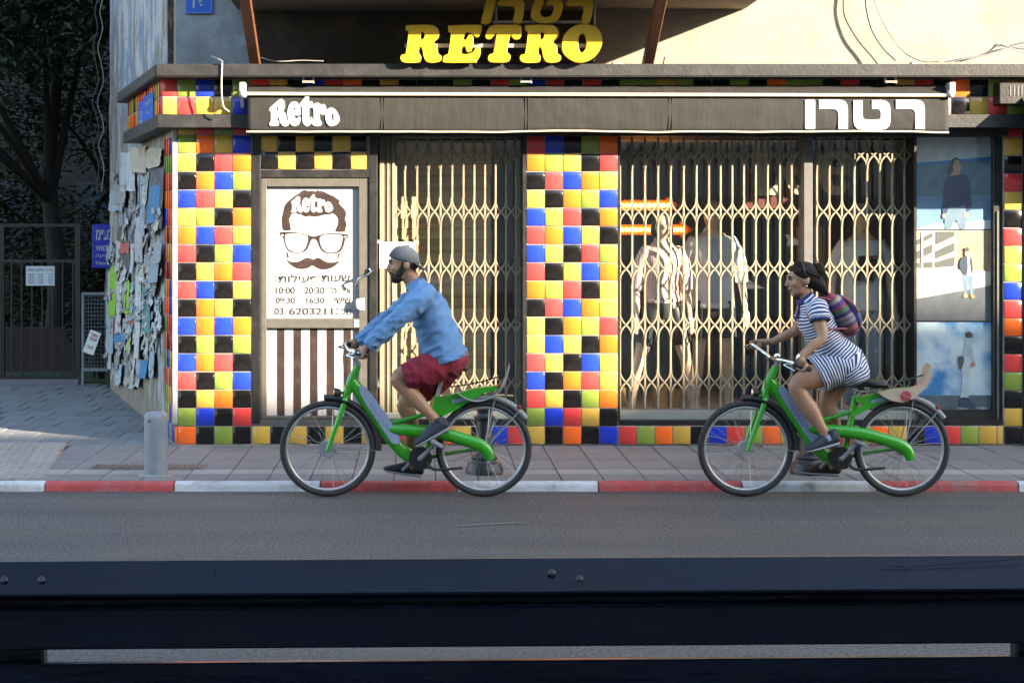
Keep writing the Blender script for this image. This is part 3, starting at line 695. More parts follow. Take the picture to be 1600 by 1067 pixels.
m.add(vs, [(i*6+j, i*6+j+1, (i+1)*6+j+1, (i+1)*6+j) for i in range(n) for j in range(5)]); m.build('top_cloth', CLOTH, aw, smooth=70)
STITCH = M('stitch_thread', (.022,.020,.018), .8, .1)
for x in (598, 823, 1047.5):
    m = MB(); X = P(x, 0, AY).x
    for dx in (-.012, .012): m.bar((X+dx, AY-.0085, zb+.01), (X+dx, AY-.0085, zt), .0025, .006, (0,1,0))
    m.build('seam', STITCH, val)
for (x, s) in ((379, 1), (1486.5, -1)):
    m = MB(); c = P(x, 140, 13.09); m.cbox(c.x, 13.11, c.z+.01, .05, .10, .09, .006); m.ell(P(x+1*s, 147, 13.07), .034, .03, .034); m.cbox(c.x-.01*s, 13.2, c.z-.09, .03, .05, .10, .005); m.build('end_bracket', WHITEP, aw, smooth=40)
for (x, mt) in ((482, CREAMB), (822, WHITEP), (1391, CREAMB)):
    c = P(x, 121, 13.15); m = MB(); m.bar((c.x-.045, 13.13, 2.975), (c.x+.045, 13.13, 2.975), .03, .012, (0,0,1)); m.bar((c.x-.04, 13.15, 2.965), (c.x-.04, 13.15, 3.01), .015, .02, (0,1,0)); m.bar((c.x+.04, 13.15, 2.965), (c.x+.04, 13.15, 3.01), .015, .02, (0,1,0)); m.build('hanger', mt, aw)
LY = AY-.0155
for k, lp in RETRO.items(): put_glyph('white_letter', lp, 410, 140, 11.43, LY, WHITE_PAINT, val, .002, 0, 4, 0)
HA = [[(297,600),(303,595),(352,595),(357,600),(357,765),(352,770),(303,770),(297,765)],
      [(380,595),(500,595),(525,599),(542,612),(550,632),(552,660),(552,770),(495,770),(495,680),(491,664),(484,656),(470,650),(380,650)],
      [(585,598),(640,598),(640,695),(645,706),(656,713),(730,713),(742,708),(748,697),(748,668),(742,656),(730,650),(695,650),(695,597),(755,597),(782,604),(798,620),(805,645),(805,725),(798,752),(780,768),(750,775),(640,775),(610,768),(592,752),(585,725)],
      [(838,595),(958,595),(983,599),(1000,612),(1008,632),(1010,660),(1010,770),(953,770),(953,680),(949,664),(942,656),(928,650),(838,650)]]
for lp in HA: put_glyph('white_letter', [lp], 1180, 0, 3.81, LY, WHITE_PAINT, val, .002, 0, 1, 0)

# ------------------------------------------------------------------ yellow sign letters over the ledge
SGN = root('shop_sign', P(785, 97, 13.0), 'yellow cut-out letters on a steel frame above the black awning', 'sign')
YEL = M('yellow_sign_face', (.62,.40,.012), .35, .05, 4, dirt=(.42,.26,.02), dscale=6, damt=.2)
YR = [[(30,440),(35,412),(60,405),(70,385),(88,240),(70,225),(68,200),(90,192),(230,190),(280,200),(308,235),(303,280),(268,315),(295,345),(300,395),(325,420),(318,450),(280,462),(225,458),(200,420),(190,365),(170,345),(158,390),(175,420),(172,450),(150,462),(60,462)],[(180,240),(200,238),(208,260),(200,288),(180,298),(172,285)]]
YE = [[(342,440),(350,415),(375,405),(385,370),(400,250),(385,235),(382,205),(400,195),(600,190),(620,212),(614,250),(592,276),(570,264),(550,246),(510,240),(495,260),(488,295),(508,300),(532,262),(550,262),(560,300),(548,370),(530,386),(514,375),(505,345),(480,350),(475,400),(520,405),(560,390),(582,356),(605,356),(613,380),(605,420),(580,455),(560,462),(360,462)]]
YT = [[(672,435),(680,410),(705,400),(715,380),(735,250),(710,265),(685,290),(660,285),(655,260),(680,210),(720,192),(880,190),(912,205),(915,250),(900,285),(870,292),(850,275),(835,255),(820,310),(808,385),(830,410),(828,440),(800,460),(700,460),(680,452)]]
YR2 = [[(x+877, y) for x, y in lp] for lp in YR]
YO = [[(1215,340),(1235,260),(1300,200),(1380,185),(1460,205),(1503,270),(1500,340),(1460,410),(1390,455),(1320,460),(1260,430),(1225,390)],[(1328,310),(1340,265),(1365,247),(1388,265),(1397,320),(1388,365),(1360,395),(1338,375)]]
for lp in (YR, YE, YT, YR2, YO): put_glyph('letter', lp, 620, 0, 4.706, 13.0, YEL, SGN, .045, .003, 4, .0)
for lp in ([[(660,8),(725,8),(705,90),(685,172),(622,172),(642,90)]], [[(760,10),(880,4),(915,10),(934,30),(933,70),(915,168),(857,168),(872,90),(866,58),(840,44),(755,45)]],
           [[(1018,8),(1080,8),(1052,85),(1056,118),(1080,134),(1112,132),(1140,115),(1155,80),(1158,55),(1140,42),(1105,45),(1112,8),(1170,6),(1205,14),(1218,36),(1215,75),(1200,120),(1170,158),(1110,174),(1045,170),(1000,145),(988,105)]],
           [[(1265,6),(1390,6),(1424,14),(1440,45),(1433,85),(1415,170),(1360,170),(1376,85),(1368,52),(1345,45),(1260,45)]]):
    put_glyph('letter', lp, 620, 0, 4.706, 13.04, YEL, SGN, .045, .003, 2, .0)
RAIL = M('galvanised_rail', (.30,.29,.29), .5, .15, 20, metal=.4)
m = MB(); m.bar(P(632, 72, 13.06), P(922, 72, 13.06), .025, .03, (0,0,1)); m.bar(P(770, 35, 13.09), P(912, 35, 13.09), .025, .02, (0,0,1)); m.build('rail', RAIL, SGN)
m = MB(); m.tube([P(775, -20, 13.10), P(775, 40, 13.10), P(772, 98, 13.10)], .012, 6); m.tube([P(936, -20, 13.25), P(929, 8, 13.3), P(928, 60, 13.3), P(928, 97, 13.3)], .009, 6); m.build('support_rod', RAIL, SGN)
m = MB()
for x, y, b in ((680,72,0), (758,72,0), (842,72,0), (905,72,0), (840,35,1)):
    q = P(x, y, 13.07); m.tube([q, (q.x, 13.56, q.z)], .012, 6)
m.build('standoff', RAIL, SGN)

# ------------------------------------------------------------------ street signs
SBLUE = M('sign_blue', (.010,.105,.52), .4, .05)
SBLUE2 = M('deep_sign_blue', (.004,.014,.30), .4, .05)
hs = root('house_number_sign', P(310, 22, UY-.03), 'blue house number plate 16 on the grey wall', 'sign')
m = MB(); A = P(289, -30, UY-.03); B = P(332.5, 22, UY-.03); m.box(A.x, B.x, UY-.03, UY-.022, B.z, A.z, .003); m.build('plate', SBLUE, hs)
m = MB()
A = P(290.5, -28, UY-.03); B = P(331, 20.5, UY-.03); e = .003
for bx in ((A.x,B.x,B.z,B.z+e),(A.x,A.x+e,B.z+e,A.z),(B.x-e,B.x,B.z+e,A.z)): m.box(bx[0], bx[1], UY-.0315, UY-.0295, bx[2], bx[3])
m.build('border', WHITE_PAINT, hs)
heb('number', '16', 301, 320, -3, 13.5, UY-.03, WHITE_PAINT, hs, .0012)
def street_sign(label, xa, xb, ya, yb, txt, off):
    # plates fixed on the tiled side of the fascia, facing down the side street
    fcx = P(253.9, 0, FY); 
    def tt(x): k = (x-CX)/F; return (fcx.x-k*FY)/(k*US.y-US.x)
    t0, t1 = tt(xb), tt(xa); nn = Vector((-US.y, US.x))
    r0 = root('street_sign', (fcx.x+US.x*(t0+t1)/2+nn.x*off, FY+US.y*(t0+t1)/2+nn.y*off, yb), label, 'sign', 'blue plates on the side of the fascia')
    c = Vector((fcx.x+US.x*(t0+t1)/2+nn.x*off, FY+US.y*(t0+t1)/2+nn.y*off, (ya+yb)/2)); w = t1-t0; h = ya-yb
    mb = MB(); mb.cbox(0, 0, 0, w, .006, h, .002); o = place('plate', mb.mesh('plate', SBLUE), r0, c, (0, 0, SIDE_ANG))
    for i, (s, zf, hh, ww) in enumerate(txt):
        me = text_mesh('lettering', s, .05, WHITE_PAINT, .001, .0005, w*ww, h*hh)
        me.transform(Matrix.Translation((-w*ww/2, -.0045, h*zf))); place('lettering', me, r0, c, (0, 0, SIDE_ANG))
street_sign('narrow blue street plate on the side tiles, the far one of two', 219, 227.5, 2.93, 2.66, [('2', -.2, .4, .35)], .012)
street_sign('wide blue street name plate on the side tiles, nearest the corner', 227.5, 242, 2.95, 2.65, [(rev('רחוב'), .2, .12, .7), ('<--', -.05, .1, .5), ('Street', -.32, .1, .6)], .014)
# ------------------------------------------------------------------ shop interior seen through the glass
NAVY = M('navy_interior_wall', (.30,.34,.40), .8, .2, 2)
FLOORI = M('display_floor', (.58,.52,.43), .6, .2, 5)
WOODP = M('rough_plank', (.68,.46,.24), .75, .25, 3, .4, 20, stretch=(.6,3,9), obj_var=.22)
WOODL = M('light_wood', (.50,.30,.12), .6, .2, 4, stretch=(6,6,1))
FZ = P(0, 645, 14.1).z
m = MB(); m.box(-.7, 4.78, 13.67, 16.6, FZ-.12, FZ); m.build('interior_floor', FLOORI, BL)
m = MB(); m.box(-.7, 4.85, 16.5, 16.6, FZ, 2.62); m.box(-.72, -.62, 13.7, 16.5, FZ, 2.62); m.box(4.74, 4.84, 13.76, 16.5, FZ, 2.62); m.build('interior_wall', NAVY, BL)
m = MB(); m.box(-.7, 4.85, 13.7, 16.6, 2.60, 2.68); m.build('interior_ceiling', NAVY, BL)
m = MB(); m.box(P(815,0,13.8).x, P(968,0,13.8).x, 13.76, 15.0, FZ, 2.6); m.build('interior_wall', NAVY, BL)
pw = MB(); pw.box(P(617,0,14.0).x, P(768,0,14.0).x, 14.01, 14.06, FZ, 2.6); pw = pw.build('plank_partition', DARKIN, BL)
xa, xb = P(617,0,14.0).x, P(768,0,14.0).x; z = FZ
while z < 2.5:
    h = random.choice((.09, .10, .12)); mb = MB(); mb.cbox(0, 0, 0, xb-xa-random.uniform(0, .02), .02, h-.003, .0015)
    place('plank', mb.mesh('plank', WOODP), pw, ((xa+xb)/2, 14.0+random.uniform(-.006, .006), z+h/2)); z += h
m = MB(); a = P(1145,0,15.4); m.box(a.x, P(1262,0,15.4).x, 15.4, 15.45, FZ, 2.0); m.build('blue_partition', M('blue_panel', (.035,.075,.16), .7, .15, 3), BL)
m = MB(); a = P(1130,334,15.3); b = P(1262,340,15.3); m.box(a.x, b.x, 15.3, 15.5, b.z, a.z); m.build('shelf', WOODL, BL)
# big cut-out letters hanging inside
LEE = M('cream_letter', (.46,.40,.30), .7, .05)
lt = root('hanging_letters', P(1250, 306, 14.0), 'three large cream cut-out letters hanging high inside the right window', 'sign')
def gl(lps): put_glyph('letter', lps, 1150, 210, 8.0, 14.0, LEE, lt, .02, 0, 3, 0)
gl([[(255,62),(380,62),(375,330),(360,470),(420,640),(470,650),(500,560),(560,480),(620,420),(640,330),(560,760),(280,760),(270,500),(262,250)]] if False else [[(255,62),(380,62),(378,300),(372,640),(440,655),(480,640),(500,560),(555,500),(590,560),(575,660),(545,750),(420,758),(275,755),(270,500),(262,250)]])
gl([[(565,430),(625,400),(650,330),(720,240),(820,200),(900,230),(930,330),(925,430),(900,500),(820,512),(715,500),(735,590),(800,640),(880,610),(920,560),(940,620),(900,710),(820,755),(740,745),(670,690),(620,580),(590,520)],[(735,405),(760,330),(810,310),(850,340),(845,405)]])
gl([[(1035,440),(1060,330),(1120,250),(1230,205),(1340,225),(1400,290),(1422,400),(1415,490),(1380,515),(1190,510),(1195,590),(1230,640),(1290,640),(1330,600),(1370,575),(1410,610),(1395,680),(1330,740),(1240,765),(1150,740),(1080,660),(1045,560)],[(1190,410),(1205,340),(1250,318),(1300,335),(1325,410)]])
m = MB(); a = P(1163, 268, 14.05); b = P(1232, 326, 14.05); m.box(a.x, b.x, 14.05, 14.07, b.z, a.z); m.build('red_backboard', M('dark_red_board', (.11,.022,.018), .7, .15), lt)
m = MB()
for x in (1190, 1240, 1300):
    q = P(x, 235, 14.0); m.tube([q, (q.x, 14.0, 2.60)], .003, 5)
m.build('cord', INK, lt)
# marquee arrows with bulbs
BULB = M('lit_bulb', (1.0,.42,.06), .3, .02, emit=3.0); ORA = M('orange_metal', (.62,.19,.02), .4, .1)
def marquee(label, y, x0, x1):
    Yq = 14.95; r0 = root('marquee_arrow', P((x0+x1)/2, y+9, Yq), label, 'lamp', 'orange bulb arrows behind the mannequins')
    A = P(x0, y-8, Yq); B = P(x1, y+8, Yq); cz = (A.z+B.z)/2
    m = MB(); m.prism([(A.x, B.z), (B.x-.12, B.z), (B.x-.12, B.z-.03), (B.x, cz), (B.x-.12, A.z+.03), (B.x-.12, A.z), (A.x, A.z)], Yq, Yq+.06); m.build('arrow_body', ORA, r0)
    n = int((x1-x0-14)/7.2)
    mb = MB(); mb.ell((0,0,0), .020, .022, .020, 10, 6); me = mb.mesh('bulb', BULB, True)
    for i in range(n):
        q = P(x0+6+7.2*i, y, Yq-.02); place('bulb', me, r0, q)
    m = MB(); m.tube([((A.x+B.x)/2, Yq+.03, A.z), ((A.x+B.x)/2, Yq+.03, 2.60)], .006, 6); m.build('hanger', INK, r0)
marquee('upper orange bulb arrow behind the striped-blouse mannequin', 321, 966, 1062)
marquee('lower orange bulb arrow behind the striped-blouse mannequin', 359, 966, 1084)
# picture frame and crates
pf = root('picture_frame', P(1266, 412, 15.0), 'wooden picture frame leaning inside, left of the white T-shirt mannequin', 'picture')
fbox('picture', 1250, 1284, 358, 410, 15.0, 15.01, NAVY, pf)
for (a, b, c, d) in ((1246,1250,354,414),(1284,1288,354,414),(1250,1284,354,358),(1250,1284,410,414)): fbox('frame', a, b, c, d, 14.985, 15.02, WOODL, pf)
m = MB(); A = P(1266, 414, 15.0); m.box(A.x-.2, A.x+.2, 14.95, 15.2, FZ, A.z); m.build('stand', DARKIN, pf)
for i, (x0, x1, y0, lab) in enumerate(((1024,1043,603,'taller pale wooden box standing by the striped-blouse mannequin'), (1049,1064,610,'narrow pale wooden box between the two shirted mannequins'), (969,978,606,'slim pale wooden box at the left edge of the grilled window'))):
    b = root('wooden_box', P((x0+x1)/2, 645, 14.35), lab, 'box', 'wooden boxes on the display floor')
    A = P(x0, y0, 14.35); B = P(x1, 640, 14.35); w = .012
    for nm, bx in (('panel', (A.x,B.x,14.35,14.35+w)), ('panel', (A.x,B.x,14.53,14.53+w)), ('side', (A.x,A.x+w,14.3625,14.53)), ('side', (B.x-w,B.x,14.3625,14.53))):
        m = MB(); m.box(bx[0], bx[1], bx[2], bx[3], FZ, A.z); m.build(nm, WOODL, b)
# mannequins
SKINM = M('mannequin_skin', (.60,.42,.30), .45, .05)
def limb(mb, pts, n=4, seg=14, ref=(0,1,0)):
    P3 = [(*Vector(p), a, b) for p, a, b in pts]
    mb.loft([(Vector(q[:3]), q[3], q[4]) for q in crom(P3, n)], seg, ref, True, 1)
def stripes(name, a, b, freq, axis, duty=.5, rough=.85, distort=.0):
    m = M(name, a, rough, .05, 6, .25, 40); N, L, B = nodes_of(m); src = B.inputs['Base Color'].links[0].from_socket
    tc = N.new('ShaderNodeTexCoord'); sp = N.new('ShaderNodeSeparateXYZ'); L.new(tc.outputs['UV' if axis in 'UV' else 'Object'], sp.inputs[0])
    s = sp.outputs[{'X':0,'Y':1,'Z':2,'U':0,'V':1}[axis]]
    if distort:
        ns = N.new('ShaderNodeTexNoise'); ns.inputs['Scale'].default_value = 7; L.new(tc.outputs['Object'], ns.inputs[0])
        md = N.new('ShaderNodeMath'); md.operation = 'MULTIPLY_ADD'; md.inputs[1].default_value = distort; L.new(ns.outputs[0], md.inputs[0]); L.new(s, md.inputs[2]); s = md.outputs[0]
    mu = N.new('ShaderNodeMath'); mu.operation = 'MULTIPLY'; mu.inputs[1].default_value = freq; L.new(s, mu.inputs[0])
    fr = N.new('ShaderNodeMath'); fr.operation = 'FRACT'; L.new(mu.outputs[0], fr.inputs[0])
    lt_ = N.new('ShaderNodeMath'); lt_.operation = 'LESS_THAN'; lt_.inputs[1].default_value = duty; L.new(fr.outputs[0], lt_.inputs[0])
    mx = N.new('ShaderNodeMix'); mx.data_type = 'RGBA'; mx.inputs[7].default_value = (*b, 1); L.new(lt_.outputs[0], mx.inputs[0]); L.new(src, mx.inputs[6]); L.new(mx.outputs[2], B.inputs['Base Color'])
    return m
def mannequin(label, x, Yq, spread, shirt, shorts, hair, sleeve, H=1.72, w=1.0, collar=None, inner=None, shirt_len=.0, long_trousers=False):
    base = P(x, 645, Yq); base.z = FZ; k = H/1.75
    r0 = root('mannequin', base, label, 'mannequin', 'clothed mannequins in the window')
    V = lambda a, b, c: base+Vector((a*k, b*k, c*k))
    mb = MB()
    limb(mb, [(V(0,0,.86),.10,.12),(V(0,0,.98),.105,.15*w),(V(0,.01,1.14),.09,.125*w),(V(0,0,1.32),.105,.16*w),(V(0,.01,1.45),.07,.13*w)], ref=(0,1,0))
    limb(mb, [(V(0,.01,1.44),.05,.055),(V(0,-.005,1.56),.048,.05)])
    mb.ell(V(0,-.015,1.645), .075*k, .095*k, .118*k); mb.ell(V(0,-.03,1.585), .05*k, .06*k, .06*k); mb.ell(V(0,-.112,1.63), .012, .015, .02)
    for s in (-1, 1):
        limb(mb, [(V(.15*s*w,.01,1.42),.05,.05),(V(.21*s*w,.015,1.30),.044,.044),(V(.245*s*w,.03,1.10),.036,.036),(V(.26*s*w,-.02,.94),.03,.03),(V(.265*s*w,-.05,.86),.022,.024)])
        h = V(.268*s*w,-.06,.83)
        limb(mb, [(h,.018,.035),(h+Vector((0,-.012,-.07)),.012,.036)])
        for f in range(4): limb(mb, [(h+Vector((-.022+.015*f,-.012,-.07)),.009,.009),(h+Vector((-.024+.016*f,-.02,-.115-(.012 if f in (1,2) else 0))),.0075,.0075)])
        limb(mb, [(h+Vector((-.03*s,-.01,-.01)),.010,.010),(h+Vector((-.045*s,-.03,-.06)),.008,.008)])
        sp = spread*s
        limb(mb, [(V(.085*s,0,.90),.09,.085),(V(.09*s+sp*.35,-.01,.68),.075,.07),(V(.09*s+sp*.65,-.015,.48),.052,.052),(V(.09*s+sp*.8,.02,.34),.052,.050),(V(.09*s+sp,.03,.10),.032,.032)])
        limb(mb, [(V(.09*s+sp,.045,.05),.04,.033),(V(.092*s+sp*1.05,-.04,.045),.032,.038),(V(.094*s+sp*1.08,-.13,.03),.022,.036)], ref=(0,0,1))
    b = mb.build('body', SKINM, r0); fuse(b, .011, 3)
    mb = MB(); z0 = .86+shirt_len
    path = crom([(0,0,z0,.135,.19*w),(0,.005,1.0,.13,.18*w),(0,.01,1.15,.122,.165*w),(0,0,1.31,.13,.185*w),(0,.012,1.43,.085,.175*w),(0,.012,1.475,.06,.075)], 5)
    mb.loft([(V(p[0]+.006*mnoise.noise((p[2]*9,1,0)), p[1], p[2]), p[3]*k*(1+.05*mnoise.noise((p[2]*8,0,x))), p[4]*k) for p in path], 28, (0,1,0), False)
    for s in (-1, 1):
        e = sleeve
        pts = [(V(.13*s*w,.01,1.425),.075,.07),(V(.20*s*w,.015,1.32),.068,.066),(V(.235*s*w,.022,1.20),.062,.06)]
        if e > .5: pts += [(V(.25*s*w,.03,1.08),.055,.055)]
        mb.loft([(Vector(q[:3]), q[3], q[4]) for q in crom([(*p, a_, b_) for p, a_, b_ in pts], 4)], 14, (0,1,0), False)
    if collar is None: mb.torus(V(0,.005,1.475), .068, .016, seg=20, ms=6)
    o = mb.build('shirt', shirt, r0, smooth=70)
    sd = o.modifiers.new('s', 'SOLIDIFY'); sd.thickness = .004
    if inner:
        mb = MB(); mb.prism([(base.x-.055, base.z+.92*k), (base.x+.06, base.z+.92*k), (base.x+.05, base.z+1.40*k), (base.x+.02, base.z+1.455*k), (base.x-.02, base.z+1.455*k), (base.x-.045, base.z+1.40*k)], base.y-.150, base.y-.128); mb.build('undershirt', inner, r0)
    mb = MB(); zh = .52 if not long_trousers else .12
    mb.loft([(V(0,.0,.84),.12*k,.17*k),(V(0,0,.93),.125*k,.172*k),(V(0,0,1.03),.11*k,.15*k)], 24, (0,1,0), True)
    for s in (-1, 1):
        sp = spread*s; t = (.90-(.60 if not long_trousers else .12))/.8
        mb.loft([(V(.08*s,0,.92),.115,.10),(V(.09*s+sp*.25,-.005,.76),.105,.10),(V(.09*s+sp*.45,-.01,.62 if not long_trousers else .50),.095 if not long_trousers else .07,.095 if not long_trousers else .07)]+([(V(.09*s+sp,.02,.10),.055,.055)] if long_trousers else []), 18, (0,1,0), True)
    mb.build('shorts' if not long_trousers else 'trousers', shorts, r0, smooth=60)
    mb = MB()
    if hair == 'bob': mb.ell(V(0,.01,1.675), .092*k, .105*k, .10*k); mb.ell(V(-.06,.03,1.60), .04*k, .07*k, .07*k); mb.ell(V(.06,.03,1.60), .04*k, .07*k, .07*k); mb.build('wig', INK, r0, smooth=True)
    if hair == 'glasses':
        for s in (-1, 1): mb.ell(V(.033*s,-.105,1.655), .030, .010, .022)
        mb.tube([V(-.07,-.09,1.665), V(0,-.118,1.665), V(.07,-.09,1.665)], .006, 6); mb.build('sunglasses', INK, r0, smooth=True)
    if hair == 'cap': mb.ell(V(0,0,1.69), .085*k, .105*k, .085*k); mb.loft([(V(0,-.08,1.68),.08,.008),(V(0,-.17,1.665),.06,.006)], 14, (1,0,0), True); mb.build('cap', NAVY, r0, smooth=True)
    m = MB(); m.lathe((base.x, base.y+.03, FZ), [(.16,0),(.16,.008),(.15,.012),(.01,.012)], 28); m.build('base_plate', STEEL, r0, smooth=40)
    return r0, V
PINK = stripes('pink_striped_cotton', (.66,.52,.48), (.48,.27,.25), 48, 'X', .42, distort=.03)
WHITES = M('white_cotton', (.74,.73,.70), .85, .05, 5, .35, 12)
GREYT = M('grey_blue_cotton', (.36,.40,.46), .85, .05, 5, .2, 14)
BLK = M('black_satin', (.014,.014,.016), .45, .2, 5, .3, 12)
DSTR = stripes('dark_striped_cotton', (.018,.02,.03), (.16,.17,.19), 60, 'Z', .25, distort=.02)
mannequin('mannequin in pink striped blouse and black shorts behind the grille', 1035, 13.92, .17, PINK, BLK, 'bob', .6, 1.70, .86, shirt_len=.16)
mannequin('mannequin in open white shirt, sunglasses and dark striped shorts', 1113, 14.14, .04, WHITES, DSTR, 'glasses', .6, 1.80, 1.0, inner=GREYT)
r0, V = mannequin('mannequin in white T-shirt with dark square print and cap', 1347, 14.05, .04, WHITES, NAVY, 'cap', .2, 1.76, 1.0, long_trousers=True)
m = MB(); m.prism([(V(-.09,0,0).x, V(0,0,1.12).z), (V(.07,0,0).x, V(0,0,1.12).z), (V(.095,0,0).x, V(0,0,1.33).z), (V(-.065,0,0).x, V(0,0,1.33).z)], V(0,-.150,0).y, V(0,-.140,0).y); pr = m.build('chest_print', INK, r0)
m = MB(); m.ell(V(.02,-.150,1.25), .03, .005, .03); m.build('red_motif', KRED, pr)
for (x, y, lab) in ((1244, 375, 'folded white paper plane near the picture frame'), (1177, 443, 'folded white paper plane behind the woman\'s face')):
    pp = root('paper_plane', P(x, y, 14.3), lab, 'ornament', 'paper planes hanging in the window')
    q = P(x, y, 14.3); m = MB(); m.add([q+Vector((.10,0,-.04)), q+Vector((-.09,-.05,.05)), q+Vector((-.07,.0,.0)), q+Vector((-.09,.05,.05)), q+Vector((-.08,0,-.05))], [(0,1,2),(0,2,3),(0,2,4)])
    o = m.build('wings', PAPER, pp); sd = o.modifiers.new('s', 'SOLIDIFY'); sd.thickness = .002
    m = MB(); m.tube([q, (q.x, q.y, 2.60)], .0015, 4); m.build('thread', PAPER, pp)

# ------------------------------------------------------------------ posters behind the right pane
def flat(c, name='print'): return M('printed_'+name, c, .55, .22, 9)
PC = {k: flat(c, k) for k, c in dict(grey=(.42,.46,.50), band=(.02,.16,.42), teal=(.085,.16,.22), blue=(.14,.26,.42), white=(.78,.80,.80), navy=(.03,.045,.11), jeans=(.14,.20,.28), skin=(.48,.26,.18), hair=(.05,.04,.038), cream=(.72,.60,.40), tan=(.48,.33,.19), dark=(.10,.095,.09), lowwall=(.66,.56,.40), road=(.085,.09,.105), jacket=(.035,.05,.075), shoe=(.45,.20,.08), pale=(.45,.54,.56), trouser=(.62,.66,.70), street=(.10,.13,.155)).items()}
CLOUD = M('printed_clouds', (.74,.80,.84), .55, .05); N, L, B = nodes_of(CLOUD); tc = N.new('ShaderNodeTexCoord'); ns = N.new('ShaderNodeTexNoise'); ns.inputs['Scale'].default_value = 3.2; ns.inputs['Detail'].default_value = 8; L.new(tc.outputs['Object'], ns.inputs[0])
rp = N.new('ShaderNodeValToRGB'); cr = rp.color_ramp; cr.elements[0].position = .36; cr.elements[0].color = (.05,.24,.55,1); cr.elements[1].position = .52; cr.elements[1].color = (.66,.76,.82,1); e = cr.elements.new(.7); e.color = (.85,.88,.88,1); L.new(ns.outputs[0], rp.inputs[0]); L.new(rp.outputs[0], B.inputs['Base Color'])
def poster(label, x0, x1, y0, y1, bgm, shapes, ox, oy, sc):
    Yp = 13.47; r0 = root('fashion_poster', P((x0+x1)/2, y1, Yp), label, 'poster', 'fashion posters stacked in the right window')
    fbox('sheet', x0, x1, y0, y1, Yp, Yp+.006, bgm, r0)
    for i, (mt, pts, nm) in enumerate(shapes):
        put_glyph(nm, [pts], ox, oy, sc, Yp, PC[mt] if isinstance(mt, str) else mt, r0, .0012, 0, 1 if nm.startswith('printed_back') else 3, -.001-.0009*i)
def ellp(cx, cy, a, b, n=10): return [(cx+a*math.cos(2*math.pi*i/n), cy+b*math.sin(2*math.pi*i/n)) for i in range(n)]
poster('top fashion poster: long-haired figure in navy sweater before a blue wall', 1431.5, 1549, 213.5, 358.5, PC['blue'], [
 ('grey', [(788,100),(1262,100),(1262,226),(788,266)], 'printed_background'), ('band', [(788,266),(1262,226),(1262,246),(788,286)], 'printed_background'), ('teal', [(788,286),(1262,246),(1262,470),(788,480)], 'printed_background'),
 ('white', [(788,686),(900,660),(1262,630),(1262,688),(788,688)], 'printed_background'),  # white wedge paints the sunlight along the poster's lower edge
 ('hair', [(1000,280),(1014,246),(1042,232),(1066,248),(1072,275),(1050,285),(1030,300),(1022,335),(990,348),(985,320)], 'printed_hair'), ('skin', ellp(1046,288,26,42), 'printed_face'), ('skin', [(1020,320),(1060,320),(1075,350),(1010,350)], 'printed_neck'),
 ('jeans', [(975,570),(1005,540),(1090,540),(1105,590),(1098,683),(1062,683),(1040,630),(1010,683),(968,683)], 'printed_jeans'),
 ('navy', [(1000,352),(1045,345),(1080,335),(1112,355),(1130,420),(1136,550),(1110,575),(1090,532),(1050,550),(1000,545),(975,590),(953,582),(960,450),(970,380)], 'printed_sweater'),
 ('skin', ellp(1106,602,17,17,8), 'printed_hand'), ('skin', ellp(962,606,11,17,8), 'printed_hand')], 1240, 190, 4.103)
poster('middle fashion poster: small figure in dark jacket below a cream parking building', 1431.5, 1549, 360, 501.5, PC['cream'], [
 ('tan', [(1050,702),(1262,702),(1262,965),(1050,965)], 'printed_background'), ('dark', [(788,760),(890,712),(890,742),(788,795)], 'printed_background'), ('dark', [(788,835),(890,785),(890,840),(788,885)], 'printed_background'),
 ('dark', [(912,705),(985,705),(1032,705),(1032,735),(912,790)], 'printed_background'), ('dark', [(912,830),(1032,775),(1032,830),(912,880)], 'printed_background'), ('dark', [(912,900),(1032,865),(1032,925),(912,935)], 'printed_background'), ('dark', [(788,905),(890,900),(890,935),(788,935)], 'printed_background'),
 ('cream', [(816,702),(828,702),(828,940),(816,940)], 'printed_background'), ('lowwall', [(788,940),(1262,960),(1262,1060),(788,1140)], 'printed_background'), ('road', [(788,1135),(1262,1050),(1262,1275),(788,1275)], 'printed_background'),
 ('jeans', [(1085,975),(1138,975),(1148,1060),(1150,1110),(1132,1110),(1115,1020),(1108,1105),(1092,1105)], 'printed_jeans'), ('white', [(1100,870),(1130,870),(1136,975),(1105,978)], 'printed_shirt'),
 ('jacket', [(1070,880),(1100,862),(1112,880),(1112,970),(1085,980),(1062,930)], 'printed_jacket'), ('jacket', [(1126,872),(1140,890),(1146,960),(1136,965)], 'printed_jacket'), ('skin', ellp(1108,845,14,20,8), 'printed_face'), ('hair', ellp(1107,820,14,14,8), 'printed_hair'), ('shoe', [(1090,1105),(1110,1105),(1112,1125),(1085,1128)], 'printed_shoe'), ('shoe', [(1132,1108),(1150,1108),(1158,1128),(1134,1128)], 'printed_shoe')], 1240, 190, 4.103)
